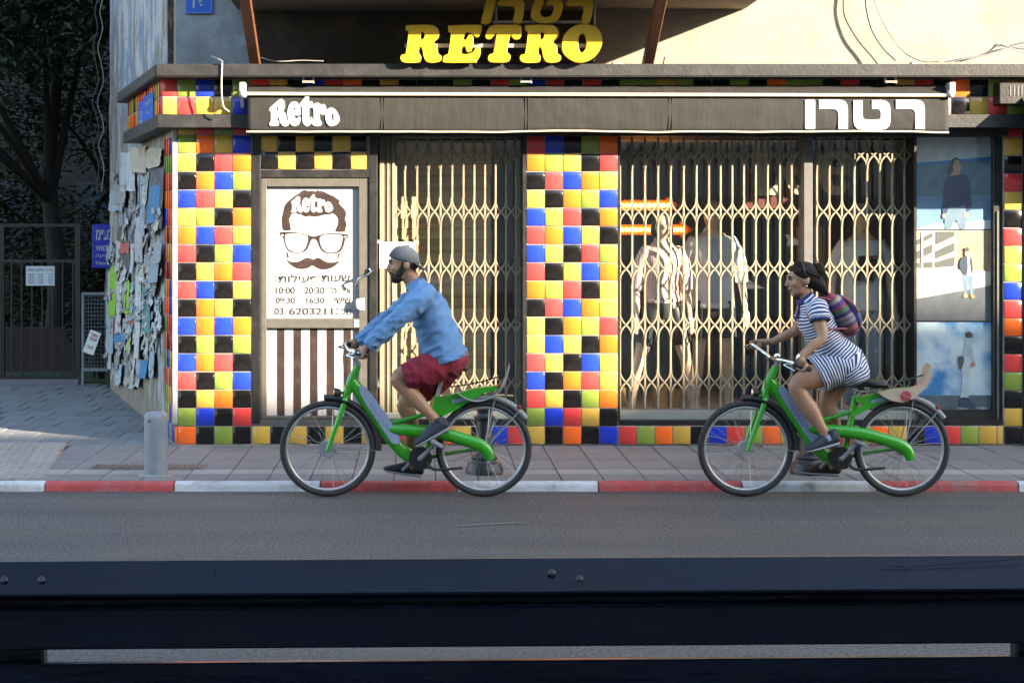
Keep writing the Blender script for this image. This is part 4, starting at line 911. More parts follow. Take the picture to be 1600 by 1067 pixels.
poster('bottom fashion poster: figure in white trousers under a cloudy sky', 1431.5, 1549, 503.5, 647, CLOUD, [
 ('street', [(762,702),(1232,702),(1232,815),(762,815)], 'printed_background'), ('grey', [(1000,780),(1050,770),(1080,780),(1060,795)], 'printed_background'), ('grey', [(1120,780),(1170,770),(1200,780),(1180,795)], 'printed_background'),
 ('trouser', [(1045,470),(1095,465),(1092,540),(1080,600),(1078,720),(1030,718),(1040,640),(1042,560)], 'printed_trousers'), ('pale', [(1065,350),(1095,345),(1102,400),(1108,450),(1118,500),(1100,512),(1085,465),(1040,470),(1050,420)], 'printed_jacket'),
 ('skin', ellp(1100,335,10,16,8), 'printed_face'), ('hair', ellp(1080,328,22,20,10), 'printed_hair'), ('dark', [(1012,468),(1045,462),(1050,500),(1025,545)], 'printed_bag'), ('skin', ellp(1106,510,14,16,8), 'printed_hand'), ('navy', [(1030,718),(1078,718),(1115,765),(1110,775),(1025,772)], 'printed_shoes')], 1240, 440, 3.953)
# ------------------------------------------------------------------ torn bills on the side wall
def cmat(n, c): return M('bill_'+n, c, .85, .22, 14, .3, 30, obj_var=.15, dirt=(.2,.19,.19), dscale=7, damt=.55)
BC = [cmat('white', (.42,.42,.44)), cmat('pale_grey', (.26,.26,.27)), cmat('pale_blue', (.27,.33,.40)), cmat('dark', (.07,.07,.08)), cmat('lime', (.24,.48,.015)), cmat('teal', (.08,.26,.24)), cmat('blue', (.05,.20,.42)), cmat('red', (.40,.08,.08)), cmat('buff', (.42,.36,.28))]
PRT = cmat('printed', (.36,.36,.37)); N_, L_, B_ = nodes_of(PRT); src = B_.inputs['Base Color'].links[0].from_socket
tc = N_.new('ShaderNodeTexCoord'); mp = N_.new('ShaderNodeMapping'); mp.inputs['Scale'].default_value = (22, 22, 60); L_.new(tc.outputs['Object'], mp.inputs[0])
ns = N_.new('ShaderNodeTexNoise'); ns.inputs['Scale'].default_value = 1.0; ns.inputs['Detail'].default_value = 3; L_.new(mp.outputs[0], ns.inputs[0])
rp = N_.new('ShaderNodeValToRGB'); rp.color_ramp.elements[0].position = .50; rp.color_ramp.elements[1].position = .54; L_.new(ns.outputs[0], rp.inputs[0])
mx = N_.new('ShaderNodeMix'); mx.data_type = 'RGBA'; mx.inputs[7].default_value = (.05,.05,.06,1); L_.new(rp.outputs[0], mx.inputs[0]); L_.new(src, mx.inputs[6]); L_.new(mx.outputs[2], B_.inputs['Base Color'])
BC.append(PRT)
def bill(x0, x1, y0, y1, k, off=.01, lean=0.0, curl=.02, rag=.25, nz=6):
    rnd = random.Random(int(x0*31+y0*17+k)); m = MB(); vs = []; nx_ = 3
    for j in range(nz+1):
        f = j/nz; yy = y0+(y1-y0)*f
        for i in range(nx_+1):
            g = i/nx_; xx = x0+(x1-x0)*g+lean*f+(rnd.uniform(-1, 1)*rag*2 if i in (0, nx_) else 0)
            edge = rnd.uniform(-rag, rag)*10 if j in (0, nz) else 0
            q, t = side_pt(xx, yy+edge, off+.004+curl*(f**2)*rnd.uniform(.2, 1)+.004*rnd.random()); vs.append(q)
    q = nx_+1; m.add(vs, [(j*q+i, j*q+i+1, (j+1)*q+i+1, (j+1)*q+i) for j in range(nz) for i in range(nx_)])
    return place('torn_bill', m.mesh('torn_bill', BC[k]), side)
for (a, b, c, d, k, o) in ((176,187,418,494,4,.02),(196,199.5,428,488,4,.016),(201,206,438,490,4,.018),(203,208,512,546,4,.016),(186,194,440,520,0,.022),(168,175,420,470,3,.012),(171,176,425,468,0,.018),(180,202,514,534,6,.012),(168,180,468,552,2,.02),(176,184,495,520,7,.012),
                         (205,217,460,502,3,.012),(203,216,478,500,1,.016),(202,217,500,506,7,.020),(226,238,448,520,5,.02),(214,218,420,520,5,.014),(217,226,420,560,0,.022),(243,256,398,442,2,.035),(247,259,380,412,1,.03),(189,207,377,420,3,.014),(191,206,380,396,7,.018),(185,192,378,424,0,.014),(208,213,380,426,0,.016),
                         (228,233,372,470,3,.006),(233,237,420,480,3,.008),(210,214,300,380,3,.006),(220,258,262,356,3,.004),(222,230,275,370,2,.012),(214,226,340,410,0,.02),(232,236,270,310,1,.012),(236,252,290,350,6,.006),(182,200,288,318,1,.02),(176,198,296,330,2,.02),(222,234,560,590,6,.012),(212,216,560,600,3,.01),(184,194,568,602,2,.016),(206,222,560,605,0,.012),(236,244,540,590,2,.012),(190,212,238,300,0,.01),(206,230,230,270,8,.012),(232,256,232,262,8,.01),(196,206,590,600,8,.01)):
    bill(a, b, c, d, k, o, random.uniform(-3, 3))
for i in range(210):
    x = random.uniform(169, 252); y = random.triangular(250, 600, 470); w = random.uniform(2, 7); h = random.uniform(6, 34)
    bill(x, min(x+w, 256), y, min(y+h, 606), random.choice((0,0,0,1,1,1,1,2,3,9,9,9,9,8,8)), random.uniform(.003, .022), random.uniform(-4, 4), .025, .4)

# ------------------------------------------------------------------ the garden beyond the corner
IRON = M('black_iron', (.012,.012,.013), .5, .2)
fy = 18.8
fn = root('iron_fence', P(60, 600, fy), 'black iron railing gate at the dark garden entrance', 'fence')
zt = P(0, 408, fy).z; zb = P(0, 590, fy).z
for i in range(9):
    x = P(-14+16*i, 0, fy).x; m = MB(); m.bar((x, fy, SZ), (x, fy, zt), .016, .016, (1,0,0)); m.build('bar', IRON, fn)
for nm, z in (('top_rail', zt), ('bottom_rail', zb), ('middle_rail', P(0,352,fy).z)):
    m = MB(); m.bar((P(-30,0,fy).x, fy+.02, z), (P(124,0,fy).x, fy+.02, z), .035, .035, (0,0,1)); m.build(nm, IRON, fn)
for x in (121, 2): m = MB(); m.bar((P(x,0,fy).x, fy+.03, 0), (P(x,0,fy).x, fy+.03, P(0,350,fy).z), .06, .06, (1,0,0)); m.build('post', IRON, fn)
sg = root('opening_hours_sign', P(62, 446, fy-.03), 'small white sign hanging on the black garden railing', 'sign')
fbox('plate', 40.5, 85.5, 416, 446.5, fy-.035, fy-.028, M('pale_sign', (.52,.56,.62), .6, .05), sg, .002)
heb('heading', rev('מבנה השיקום פתוח'), 43, 83, 420, 425, fy-.035, INK, sg, 0, -.001)
for i in range(4): heb('line', '08:00 - 16:00      '+rev('ימים'), 44, 83, 428+4.2*i, 430.5+4.2*i, fy-.035, INK, sg, 0, -.001)
GREYG = M('galvanised_gate', (.17,.20,.23), .5, .1, metal=.3)
gg = root('mesh_gate', P(150, 588, 18.5), 'light grey wire mesh gate behind the poster-covered corner', 'gate')
gy = 18.55
for a, b, c, d in ((127,131,457,580),(166,170,457,580),(131,166,457,461),(131,166,575,580)): fbox('frame', a, b, c, d, gy-.02, gy+.02, GREYG, gg)
m = MB()
for i in range(7): q = P(133+5*i, 0, gy); m.bar((q.x, gy, P(0,576,gy).z), (q.x, gy, P(0,460,gy).z), .004, .004, (1,0,0))
for i in range(20): z = P(0,463+6*i,gy).z; m.bar((P(130,0,gy).x, gy+.004, z), (P(167,0,gy).x, gy+.004, z), .004, .004, (0,0,1))
m.build('wire_mesh', GREYG, gg)
m = MB(); q = P(129, 590, gy); m.bar((q.x, gy, 0), (q.x, gy, P(0,580,gy).z), .03, .03, (1,0,0)); m.build('foot', GREYG, gg)
bs = root('company_sign', P(158, 419, 18.35), 'deep blue company sign half hidden behind the wall edge', 'sign')
fbox('plate', 144, 186, 350.5, 419, 18.33, 18.345, SBLUE2, bs, .003)
heb('lettering', rev('בע״מ'), 150, 176, 359, 375, 18.33, WHITE_PAINT, bs, .001)
heb('lettering', 'WIDEX', 150, 176, 384, 392, 18.33, WHITE_PAINT, bs, .001)
heb('lettering', rev('שמיעה'), 150, 176, 397.5, 402, 18.33, WHITE_PAINT, bs)
heb('lettering', 'Hearing', 150, 178, 408, 415.5, 18.33, WHITE_PAINT, bs)
m = MB(); q = P(172, 419, 18.37); m.bar((q.x, 18.37, 0), (q.x, 18.37, P(0,350,18.4).z), .05, .05, (1,0,0)); m.build('post', IRON, bs)
tn = root('torn_notice', P(143, 556, 18.4), 'tilted white paper notice with red letters on the mesh gate', 'notice')
q = P(143.5, 535, 18.40); rot = Matrix.Rotation(R(20), 3, 'Y')
m = MB(); m.cbox(*q, .125, .002, .26, .0005, rot); m.build('sheet', PAPER, tn)
for (s, dz, ww) in ((rev('אזור'), .065, .09), (rev('שמור'), .02, .09), (rev('חניה'), -.075, .075)):
    me = text_mesh('red_lettering', s, .05, KRED, .001, .0015, ww, .035); me.transform(Matrix.Translation((-ww/2, -.002, dz))); place('red_lettering', me, tn, q, (0, R(20), 0))
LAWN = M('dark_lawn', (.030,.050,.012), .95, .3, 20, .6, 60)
m = MB(); m.box(-16, -3.0, 18.9, 40, 0, SZ+.02); o = m.build('lawn', LAWN); o['kind'] = 'structure'
m = MB(); m.box(-9, P(124,0,18.75).x, 18.72, 18.9, 0, SZ+.06, .01); o = m.build('garden_kerb', PAVED); o['kind'] = 'structure'
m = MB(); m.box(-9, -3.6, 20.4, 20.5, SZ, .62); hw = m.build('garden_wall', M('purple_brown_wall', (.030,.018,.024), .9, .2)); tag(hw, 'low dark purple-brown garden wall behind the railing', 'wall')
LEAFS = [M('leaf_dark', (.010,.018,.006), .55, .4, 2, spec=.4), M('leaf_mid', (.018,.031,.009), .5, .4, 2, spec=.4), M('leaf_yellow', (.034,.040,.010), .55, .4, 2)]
BARK = M('bark', (.010,.008,.007), .95, .3, 6, .8, 25, stretch=(3,3,.6))
def leafcloud(m, lumps, n, size, rnd, droop=0.0, aspect=.42):
    tot = sum(l[1]*l[2]*l[3] for l in lumps)
    for (c, rx, ry, rz) in lumps:
        for i in range(int(n*rx*ry*rz/tot)):
            d = Vector((rnd.gauss(0,1), rnd.gauss(0,1), rnd.gauss(0,1))).normalized()*(rnd.random()**.45)
            p = Vector(c)+Vector((d.x*rx, d.y*ry, d.z*rz))
            a = rnd.uniform(0, 2*math.pi); t = Vector((math.cos(a), math.sin(a), rnd.uniform(-.6,.5)-droop)).normalized()
            s = t.cross(Vector((rnd.uniform(-.6,.6), rnd.uniform(-.6,.6), 1))).normalized(); L = size*rnd.uniform(.6, 1.25); w = L*aspect*.5
            m.cm = rnd.choice((0,0,1,1,2)); up = s.cross(t)*(w*.35)
            m.add([p, p+t*L*.45+s*w+up, p+t*L, p+t*L*.45-s*w+up], [(0,1,2),(0,2,3)])
def tree(label, base, H, lumps, n, size, trunk_r, seed, droop=0.0, group='trees in the dark garden'):
    rnd = random.Random(seed); r0 = root('garden_tree', base, label, 'tree', group); b = Vector(base)
    m = MB(); pts = crom([(b.x, b.y, 0), (b.x+.05, b.y, H*.3), (b.x-.08, b.y+.1, H*.6), (b.x+.1, b.y, H)], 4)
    m.tube(pts, [trunk_r*(1-.65*i/(len(pts)-1)) for i in range(len(pts))], 10)
    for (c, rx, ry, rz) in lumps:
        s = Vector(pts[int(len(pts)*.55)]); e = Vector(c); mid = s.lerp(e, .5)+Vector((0,0,.15))
        m.tube(crom([tuple(s), tuple(mid), tuple(e)], 4), [trunk_r*.38*(1-.1*i) for i in range(9)], 7)
    m.build('trunk', BARK, r0, smooth=60)
    m = MB(); leafcloud(m, lumps, n, size, rnd, droop); m.build('crown', LEAFS, r0)
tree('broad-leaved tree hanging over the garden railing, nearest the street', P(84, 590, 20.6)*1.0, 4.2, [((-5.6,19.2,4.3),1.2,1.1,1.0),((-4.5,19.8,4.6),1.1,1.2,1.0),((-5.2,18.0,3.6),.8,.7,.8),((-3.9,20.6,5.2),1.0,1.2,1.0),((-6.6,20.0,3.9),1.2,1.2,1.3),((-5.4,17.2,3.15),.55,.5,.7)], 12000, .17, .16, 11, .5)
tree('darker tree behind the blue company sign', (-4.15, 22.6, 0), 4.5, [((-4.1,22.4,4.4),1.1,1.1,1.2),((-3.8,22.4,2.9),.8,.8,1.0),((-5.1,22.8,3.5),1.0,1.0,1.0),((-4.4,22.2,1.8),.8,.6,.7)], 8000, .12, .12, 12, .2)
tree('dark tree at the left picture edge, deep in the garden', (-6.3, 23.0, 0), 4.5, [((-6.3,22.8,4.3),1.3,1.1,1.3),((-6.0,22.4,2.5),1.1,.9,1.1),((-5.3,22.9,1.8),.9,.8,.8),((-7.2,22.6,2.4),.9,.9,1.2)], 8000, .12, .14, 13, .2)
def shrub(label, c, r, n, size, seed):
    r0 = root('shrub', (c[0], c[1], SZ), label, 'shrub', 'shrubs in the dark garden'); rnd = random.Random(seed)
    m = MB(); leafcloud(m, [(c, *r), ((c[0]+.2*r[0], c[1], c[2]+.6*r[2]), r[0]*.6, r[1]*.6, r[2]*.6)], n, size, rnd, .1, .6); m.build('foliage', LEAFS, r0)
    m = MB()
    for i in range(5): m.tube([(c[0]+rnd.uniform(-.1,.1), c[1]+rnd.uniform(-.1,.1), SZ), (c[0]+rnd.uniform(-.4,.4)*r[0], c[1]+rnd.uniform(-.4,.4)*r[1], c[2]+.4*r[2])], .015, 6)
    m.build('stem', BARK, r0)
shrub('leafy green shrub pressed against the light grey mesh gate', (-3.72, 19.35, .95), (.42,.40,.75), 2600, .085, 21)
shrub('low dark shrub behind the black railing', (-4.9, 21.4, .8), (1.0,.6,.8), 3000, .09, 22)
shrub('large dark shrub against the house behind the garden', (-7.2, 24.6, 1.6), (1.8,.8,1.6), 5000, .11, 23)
HSE = root('house', (-8, 27, 0), 'dark house wall closing the garden behind the trees', 'building')
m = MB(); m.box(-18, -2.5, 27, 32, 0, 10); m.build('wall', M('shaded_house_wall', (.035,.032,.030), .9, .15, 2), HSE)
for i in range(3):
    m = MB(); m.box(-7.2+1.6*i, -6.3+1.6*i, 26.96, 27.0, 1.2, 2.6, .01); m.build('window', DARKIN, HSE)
m = MB(); m.box(-60, -16, 34, 44, 0, 11); o = m.build('far_house', M('far_render', (.30,.27,.23), .9, .1)); tag(o, 'far plain house beyond the garden on the left', 'building')
# ------------------------------------------------------------------ bicycles
BY = 11.19
GREEN = M('green_bike_paint', (.030,.30,.012), .28, .06, 8, coat=.5, dirt=(.02,.17,.012), dscale=5, damt=.3)
PANEL = M('grey_blue_panel', (.26,.31,.44), .5, .08, 8)
GREYPL = M('grey_plastic', (.20,.21,.23), .5, .1); DKPL = M('black_plastic', (.016,.016,.018), .5, .2)
RIM = M('rim_alloy', (.42,.43,.45), .35, .1, 20, metal=.6); REDL = M('red_lens', (.55,.01,.01), .2, .05)
PLYC = M('beige_carrier_board', (.42,.34,.25), .6, .1, 6); GREYC = M('grey_carrier_board', (.30,.30,.29), .6, .1, 6)
INKP = M('faded_blue_print', (.07,.09,.24), .5)
def bicycle(label, offm, near, far, sad, carrier, stem_top):
    B = lambda x, y, dy=0.0: P(x, y, BY)+Vector((offm, dy, 0))
    r0 = root('bicycle', Vector((B(634, 777).x, BY, 0)), label, 'bicycle', 'green rental bicycles on the road')
    def tubes(name, items, mat, par=r0, seg=12):
        m = MB()
        for pts, rad in items:
            if len(pts) > 2:
                rr = rad if isinstance(rad, (list, tuple)) else [rad]*len(pts)
                q = crom([(*p, r_) for p, r_ in zip(pts, rr)], 5); m.tube([Vector(a[:3]) for a in q], [a[3] for a in q], seg)
            else: m.tube(pts, rad, seg)
        return m.build(name, mat, par, smooth=50)
    # wheels
    for nm, cx, hubr in (('front_wheel', 512, .056), ('rear_wheel', 756, .040)):
        c = B(cx, 702); c.z = .325
        m = MB(); m.torus(c, .279, .012, seg=64, ms=8, flat=1.1); w = m.build(nm, RIM, r0, smooth=50)
        m = MB(); m.torus(c, .303, .0215, seg=72, ms=12); m.build('tyre', RUBBER, w, smooth=True)
        m = MB(); m.disc(c, hubr, .07, seg=24); m.disc(c, hubr*1.12, .006, seg=24); m.tube([c+Vector((0,-.075,0)), c+Vector((0,.075,0))], .007, 8); m.build('hub', RIM, w, smooth=40)
        m = MB(); n = 32
        for i in range(n):
            a = 2*math.pi*i/n+.1; s = (-1)**i; a2 = a+.35*(1 if i % 4 < 2 else -1)
            m.tube([c+Vector((hubr*math.cos(a), .028*s, hubr*math.sin(a))), c+Vector((.275*math.cos(a2), 0, .275*math.sin(a2)))], .0013, 4, False)
        o = m.build('spokes', STEEL, w); o['kind'] = 'stuff'
    cf = B(512, 702); cf.z = .325; cr_ = B(756, 702); cr_.z = .325
    # mudguards
    m = MB(); m.torus(cf, .343, .022, seg=30, ms=8, a0=R(-2), a1=R(94), flat=1.25); f = m.build('front_mudguard', DKPL, r0, smooth=60)
    tubes('stay', [([cf+Vector((0,-.05,0)), cf+Vector((.345,-.03,-.012))], .003), ([cf+Vector((0,.05,0)), cf+Vector((.345,.03,-.012))], .003)], STEEL, f, 6)
    m = MB(); m.torus(cr_, .347, .022, seg=30, ms=8, a0=R(36), a1=R(128), flat=1.25); f = m.build('rear_mudguard', GREYPL, r0, smooth=60)
    for a in (78, 47):
        e = Vector((.35*math.cos(R(a)), 0, .35*math.sin(R(a))))
        tubes('stay', [([cr_+Vector((0,-.07,0)), cr_+e+Vector((0,-.026,0))], .0045), ([cr_+Vector((0,.07,0)), cr_+e+Vector((0,.026,0))], .0045)], GREYPL, f, 6)
    # fork, head, frame
    tubes('fork', [([B(512,702,-.062), B(520,680,-.062), B(538,630,-.055), B(541,618,-.03)], [.014,.016,.019,.02]), ([B(512,702,.062), B(520,680,.062), B(538,630,.055), B(541,618,.03)], [.014,.016,.019,.02]), ([B(541,619,-.06), B(541,619,.06)], .021)], GREEN)
    tubes('head_tube', [([B(540,621), B(548,598), B(559,572)], [.026,.034,.022])], GREEN)
    m = MB(); path = crom([(*B(549,594), .034, .036), (*B(566,617), .038, .046), (*B(592,655), .040, .048), (*B(618,692), .038, .046), (*B(640,714), .036, .040), (*B(664,724), .034, .030)], 6)
    m.loft([(Vector(q[:3]), q[3], q[4]) for q in path], 18, (0,1,0), True); dn = m.build('down_tube', GREEN, r0, smooth=60)
    # grey panel with scribbled logo on the near side
    m = MB(); pp = [(562,603),(569,602),(580,614),(606,650),(624,680),(625,691),(619,693),(612,690),(590,657),(572,630),(562,612)]
    m.prism([(B(x,y).x, B(x,y).z) for x, y in pp], BY-.047, BY-.030); pn = m.build('side_panel', PANEL, dn)
    INKB = INKP; m = MB(); z = [(578,630),(584,634),(580,640),(588,640),(585,648),(594,647),(590,656),(600,654),(597,664),(606,662),(604,671),(611,672)]
    m.tube([B(x,y,-.0475) for x, y in z], .0022, 5); m.build('blue_logo', INKB, pn)
    m = MB(); q = crom([(*B(610,670,-.02),.030,.034),(*B(640,671,-.045),.032,.040),(*B(690,676,-.062),.031,.043),(*B(728,686,-.064),.031,.042),(*B(750,694,-.066),.030,.044),(*B(761,704,-.066),.027,.040),(*B(765,716,-.066),.022,.028)], 5); m.loft([(Vector(a[:3]), a[3], a[4]) for a in q], 18, (0,1,0), True)
    m.build('chain_case', GREEN, r0, smooth=60)
    tubes('chain_stay', [([B(660,718,.04), B(700,710,.055), B(756,702,.066)], .014)], GREEN)
    tubes('top_tube', [([B(608,662), B(640,654), B(674,644)], [.020,.016,.014])], GREEN)
    tubes('seat_tube', [([B(662,716), B(672,680), B(683,618)], [.026,.023,.021])], GREEN)
    tubes('lower_bracket', [([B(628,700), B(648,716), B(672,727)], [.036,.036,.026]), ([B(658,716,-.05), B(658,716,.05)], .030)], GREEN)
    m = MB(); m.disc(B(657,714,-.052), .078, .010); m.disc(B(657,714,-.060), .045, .012); m.build('chain_ring', DKPL, r0, smooth=40)
    # carrier
    m = MB(); pp = [(681,621),(690,632),(676,650),(697,645),(722,630),(746,614),(776,609),(777,604),(744,607),(712,613)]
    pp = [(680,622),(712,614),(744,607),(777,604),(777,609),(748,614),(724,627),(696,641),(676,651),(674,645),(690,634),(694,628),(684,628)]
    if carrier is GREYC: pp = [(680,622),(712,614),(744,606),(777,602),(778,609),(754,614),(738,623),(714,639),(690,650),(672,653),(670,646),(676,634)]
    m.prism([(B(x,y).x, B(x,y).z) for x, y in pp], BY-.038, BY+.038); cs = m.build('rear_carrier', GREEN, r0)
    m = MB(); m.prism([(B(x,y).x, B(x,y).z) for x, y in ((705,624),(727,620),(728,625),(706,629))], BY-.041, BY-.037); m.build('maker_plate', PANEL, cs)
    m = MB()
    path = [(714,608),(724,615),(737,620),(752,620),(768,614),(782,603),(790,588),(795,570),(796,563)]
    q = crom(path, 4); vs = []
    for i, (x, y) in enumerate(q):
        w = .085 if i < len(q)-6 else .085-.012*(i-len(q)+6)
        for d in (-w, w):
            c = B(x, y+5, d); vs += [c, c+Vector((0,0,.006))]
    n = len(q); fs = []
    for i in range(n-1):
        a = i*4; b = a+4; fs += [(a,b,b+2,a+2),(a+1,a+3,b+3,b+1),(a,a+1,b+1,b),(a+2,b+2,b+3,a+3)]
    fs += [(0,2,3,1),((n-1)*4,(n-1)*4+1,(n-1)*4+3,(n-1)*4+2)]
    m.add(vs, fs); cb = m.build('carrier_board', carrier, r0, smooth=50)
    if carrier is PLYC:                                   # upturned near edge with the round mark
        m = MB(); m.prism([(B(x,y).x, B(x,y).z) for x, y in ((713,611),(735,606),(760,604),(782,598),(795,566),(797,572),(795,590),(786,606),(770,620),(752,627),(735,624),(722,618))], BY-.092, BY-.086); lp = m.build('board_lip', PLYC, r0)
        m = MB(); m.disc(B(756,617,-.094), .036, .004); mk = m.build('round_mark', KRED, lp)
        m = MB(); m.bar(B(748,613,-.0965), B(764,621,-.0965), .004, .010, (0,-1,0)); m.build('mark_bar', WHITE_PAINT, lp)
    tubes('bungee_cord', [([B(702,604,-.03), B(745,597,-.05), B(788,585,-.03)], .005)], DKPL, cb, 6)
    m = MB(); m.ell(B(779,603), .016, .03, .014); m.build('rear_lamp', REDL, r0, smooth=True)
    e = B(812,638); m = MB(); m.cbox(e.x-.012, BY, e.z-.004, .022, .05, .05, .005); rl = m.build('reflector_case', DKPL, r0)
    m = MB(); m.cbox(e.x+.004, BY, e.z, .014, .042, .04, .005); m.build('reflector', REDL, rl)
    # saddle
    sp = B(692, sad+14)
    tubes('seat_post', [([B(683,620), sp], .014)], RIM)
    m = MB(); q = crom([(*B(672,sad+4), .022, .012), (*B(684,sad+3), .030, .018), (*B(700,sad), .052, .024), (*B(716,sad+1), .085, .030), (*B(727,sad+1), .080, .026)], 5)
    m.loft([(Vector(a[:3]), a[3], a[4]) for a in q], 18, (0,1,0), True, 1); sd = m.build('saddle', DKPL, r0, smooth=True)
    tubes('saddle_rail', [([B(682,sad+9,-.02), B(694,sad+13,-.02), B(716,sad+9,-.03)], .004), ([B(682,sad+9,.02), B(694,sad+13,.02), B(716,sad+9,.03)], .004)], STEEL, sd, 6)
    # handlebar
    st = stem_top; (n0, n1), (f0, f1) = near, far
    tubes('stem', [([B(557,577), B(*st[0]), B(*st[1])], [.016,.017,.016])], GREYPL)
    GN0, GN1, GF0, GF1 = B(*n0,-.22), B(*n1,-.29), B(*f0,.22), B(*f1,.29)
    c = B(*st[1])
    hb = tubes('handlebar', [([GN1, GN0, c+Vector((-.015,-.10,.005)), c, c+Vector((-.015,.10,.005)), GF0, GF1], .0115)], CHROME)
    for a, b in ((GN0, GN1), (GF0, GF1)):
        tubes('grip', [([a.lerp(b,.1), b+(b-a)*.05], .017)], DKPL, hb)
        d = (a-b).normalized()
        tubes('brake_lever', [([a+Vector((0,0,-.01)), a+d*.03+Vector((-.03,0,-.022)), a.lerp(b,.6)+Vector((-.055,0,-.025))], .005)], STEEL, hb, 6)
    tubes('brake_cable', [([GN0+Vector((-.02,0,0)), c+Vector((-.06,-.05,.0)), B(541,606,-.03)], .003), ([GF0+Vector((-.02,0,0)), c+Vector((-.05,.05,.0)), B(541,600,.03)], .003)], DKPL, hb, 6)
    m = MB(); m.lathe((0,0,0), [(.012,0),(.028,.015),(.034,.04),(.034,.05)], 16); lm_ = m.mesh('front_lamp', DKPL, 40)
    o = place('front_lamp', lm_, r0, B(534,614), (0, R(-90), 0))
    m = MB(); q = B(534,614); m.ell(q+Vector((-.048,0,0)), .008, .031, .031); m.build('lens', CHROME, o) if False else m.build('lamp_lens', CHROME, r0, smooth=True)
    tubes('lamp_bracket', [([B(534,614), B(543,610)], .008)], DKPL)
    m = MB(); q = c+Vector((.0,-.07,.02)); m.lathe((q.x,q.y,q.z), [(.022,0),(.022,.008),(.016,.018),(.004,.022)], 16); m.build('bell', CHROME, hb, smooth=40)
    # cranks, pedals, stand
    bbn, bbf = B(655,714,-.105), B(655,714,.075); pn_, pf_ = B(682,688,-.115), B(628,738,.085)
    tubes('crank', [([bbn, pn_], [.016,.012])], GREYPL); tubes('crank', [([bbf, pf_], [.016,.012])], GREYPL)
    tubes('axle', [([bbn, bbf], .012)], GREYPL)
    for p_, s in ((pn_, -1), (pf_, 1)):
        m = MB(); m.cbox(p_.x, p_.y+.055*s, p_.z, .085, .085, .022, .004, Matrix.Rotation(R(28 if s < 0 else 5), 3, 'Y')); m.build('pedal', GREYPL, r0)
    tubes('kickstand', [([B(668,722,-.07), B(680,730,-.10), B(722,727,-.12)], [.012,.010,.009])], DKPL)
    return B
ODX = 653/231.46
Bm = bicycle('green rental bicycle ridden by the man in blue', 0.0, ((556,547),(577,550)), ((538,541),(556,544)), 573, GREYC, ((560,568),(551,553)))
Bw = bicycle('green rental bicycle ridden by the woman, with beige rear board', ODX, ((574,563),(597,572)), ((531,540),(548,545)), 599, PLYC, ((561,568),(558,560)))

# ------------------------------------------------------------------ riders
SKIN1 = M('skin_tan', (.33,.175,.105), .5, .08, 9, .05, 60); SKIN2 = M('skin_brown', (.34,.185,.115), .48, .08, 9, .05, 60)
DENIM = M('blue_shirt_cotton', (.10,.215,.40), .85, .12, 6, .5, 14); BURG = M('burgundy_cotton', (.20,.012,.030), .85, .12, 6, .5, 12)
CAPG = M('grey_cap_cotton', (.050,.062,.078), .85, .1, 9, .2, 40); BEARD = M('dark_hair', (.012,.008,.006), .75, .3, 30, .6, 90); HAIRB = M('dark_brown_hair', (.008,.0055,.0045), .6, .5, 12, .9, 40, spec=.25, stretch=(5,5,1.2))
SHOEN = M('navy_shoe', (.022,.030,.050), .7, .15, 10, .2, 60); SHOEB = M('black_shoe', (.012,.012,.012), .7, .15, 10, .2, 60); SOLE = M('grey_sole', (.28,.29,.32), .7, .08); SOCK = M('sock', (.30,.32,.42), .9, .05)
STRIPE = stripes('navy_white_stripes', (.60,.63,.72), (.018,.025,.10), 52, 'V', .50, distort=.006); NAVYC = M('navy_trim', (.018,.025,.11), .85, .1)
def Q(x, y, dy=0.0): return P(x, y, BY+dy)
def hand(mb, a, b, wrist, side):
    # a..b: the grip; four fingers curl round it, thumb underneath from the inner side
    ax = (b-a).normalized(); c = a.lerp(b, .55); out = Vector((-.5, -.45*side if False else 0, .85)); out = (out-ax*out.dot(ax)).normalized(); w = ax.cross(out)
    limb(mb, [(wrist, .026, .024), (wrist.lerp(c, .55)+out*.012, .030, .022), (c+out*.024, .036, .016)], 4, 12, ref=tuple(ax))
    for i in range(4):
        p = c+ax*(-.030+.020*i); r = (.029, .031, .030, .026)[i]; pts = []
        for k in range(6):
            an = R(75-48*k); pts.append((p+out*(r*math.sin(an))-w*(-1)*(r*math.cos(an))*(-1)*(1), .0092-.0004*k, .0092-.0004*k))
        limb(mb, pts, 2, 8, ref=tuple(ax))
    limb(mb, [(c+out*.018+ax*.030, .011, .011), (c+w*.024+ax*.022-out*.004, .010, .010), (c+w*.016+ax*.004-out*.024, .009, .009)], 3, 8, ref=tuple(ax))
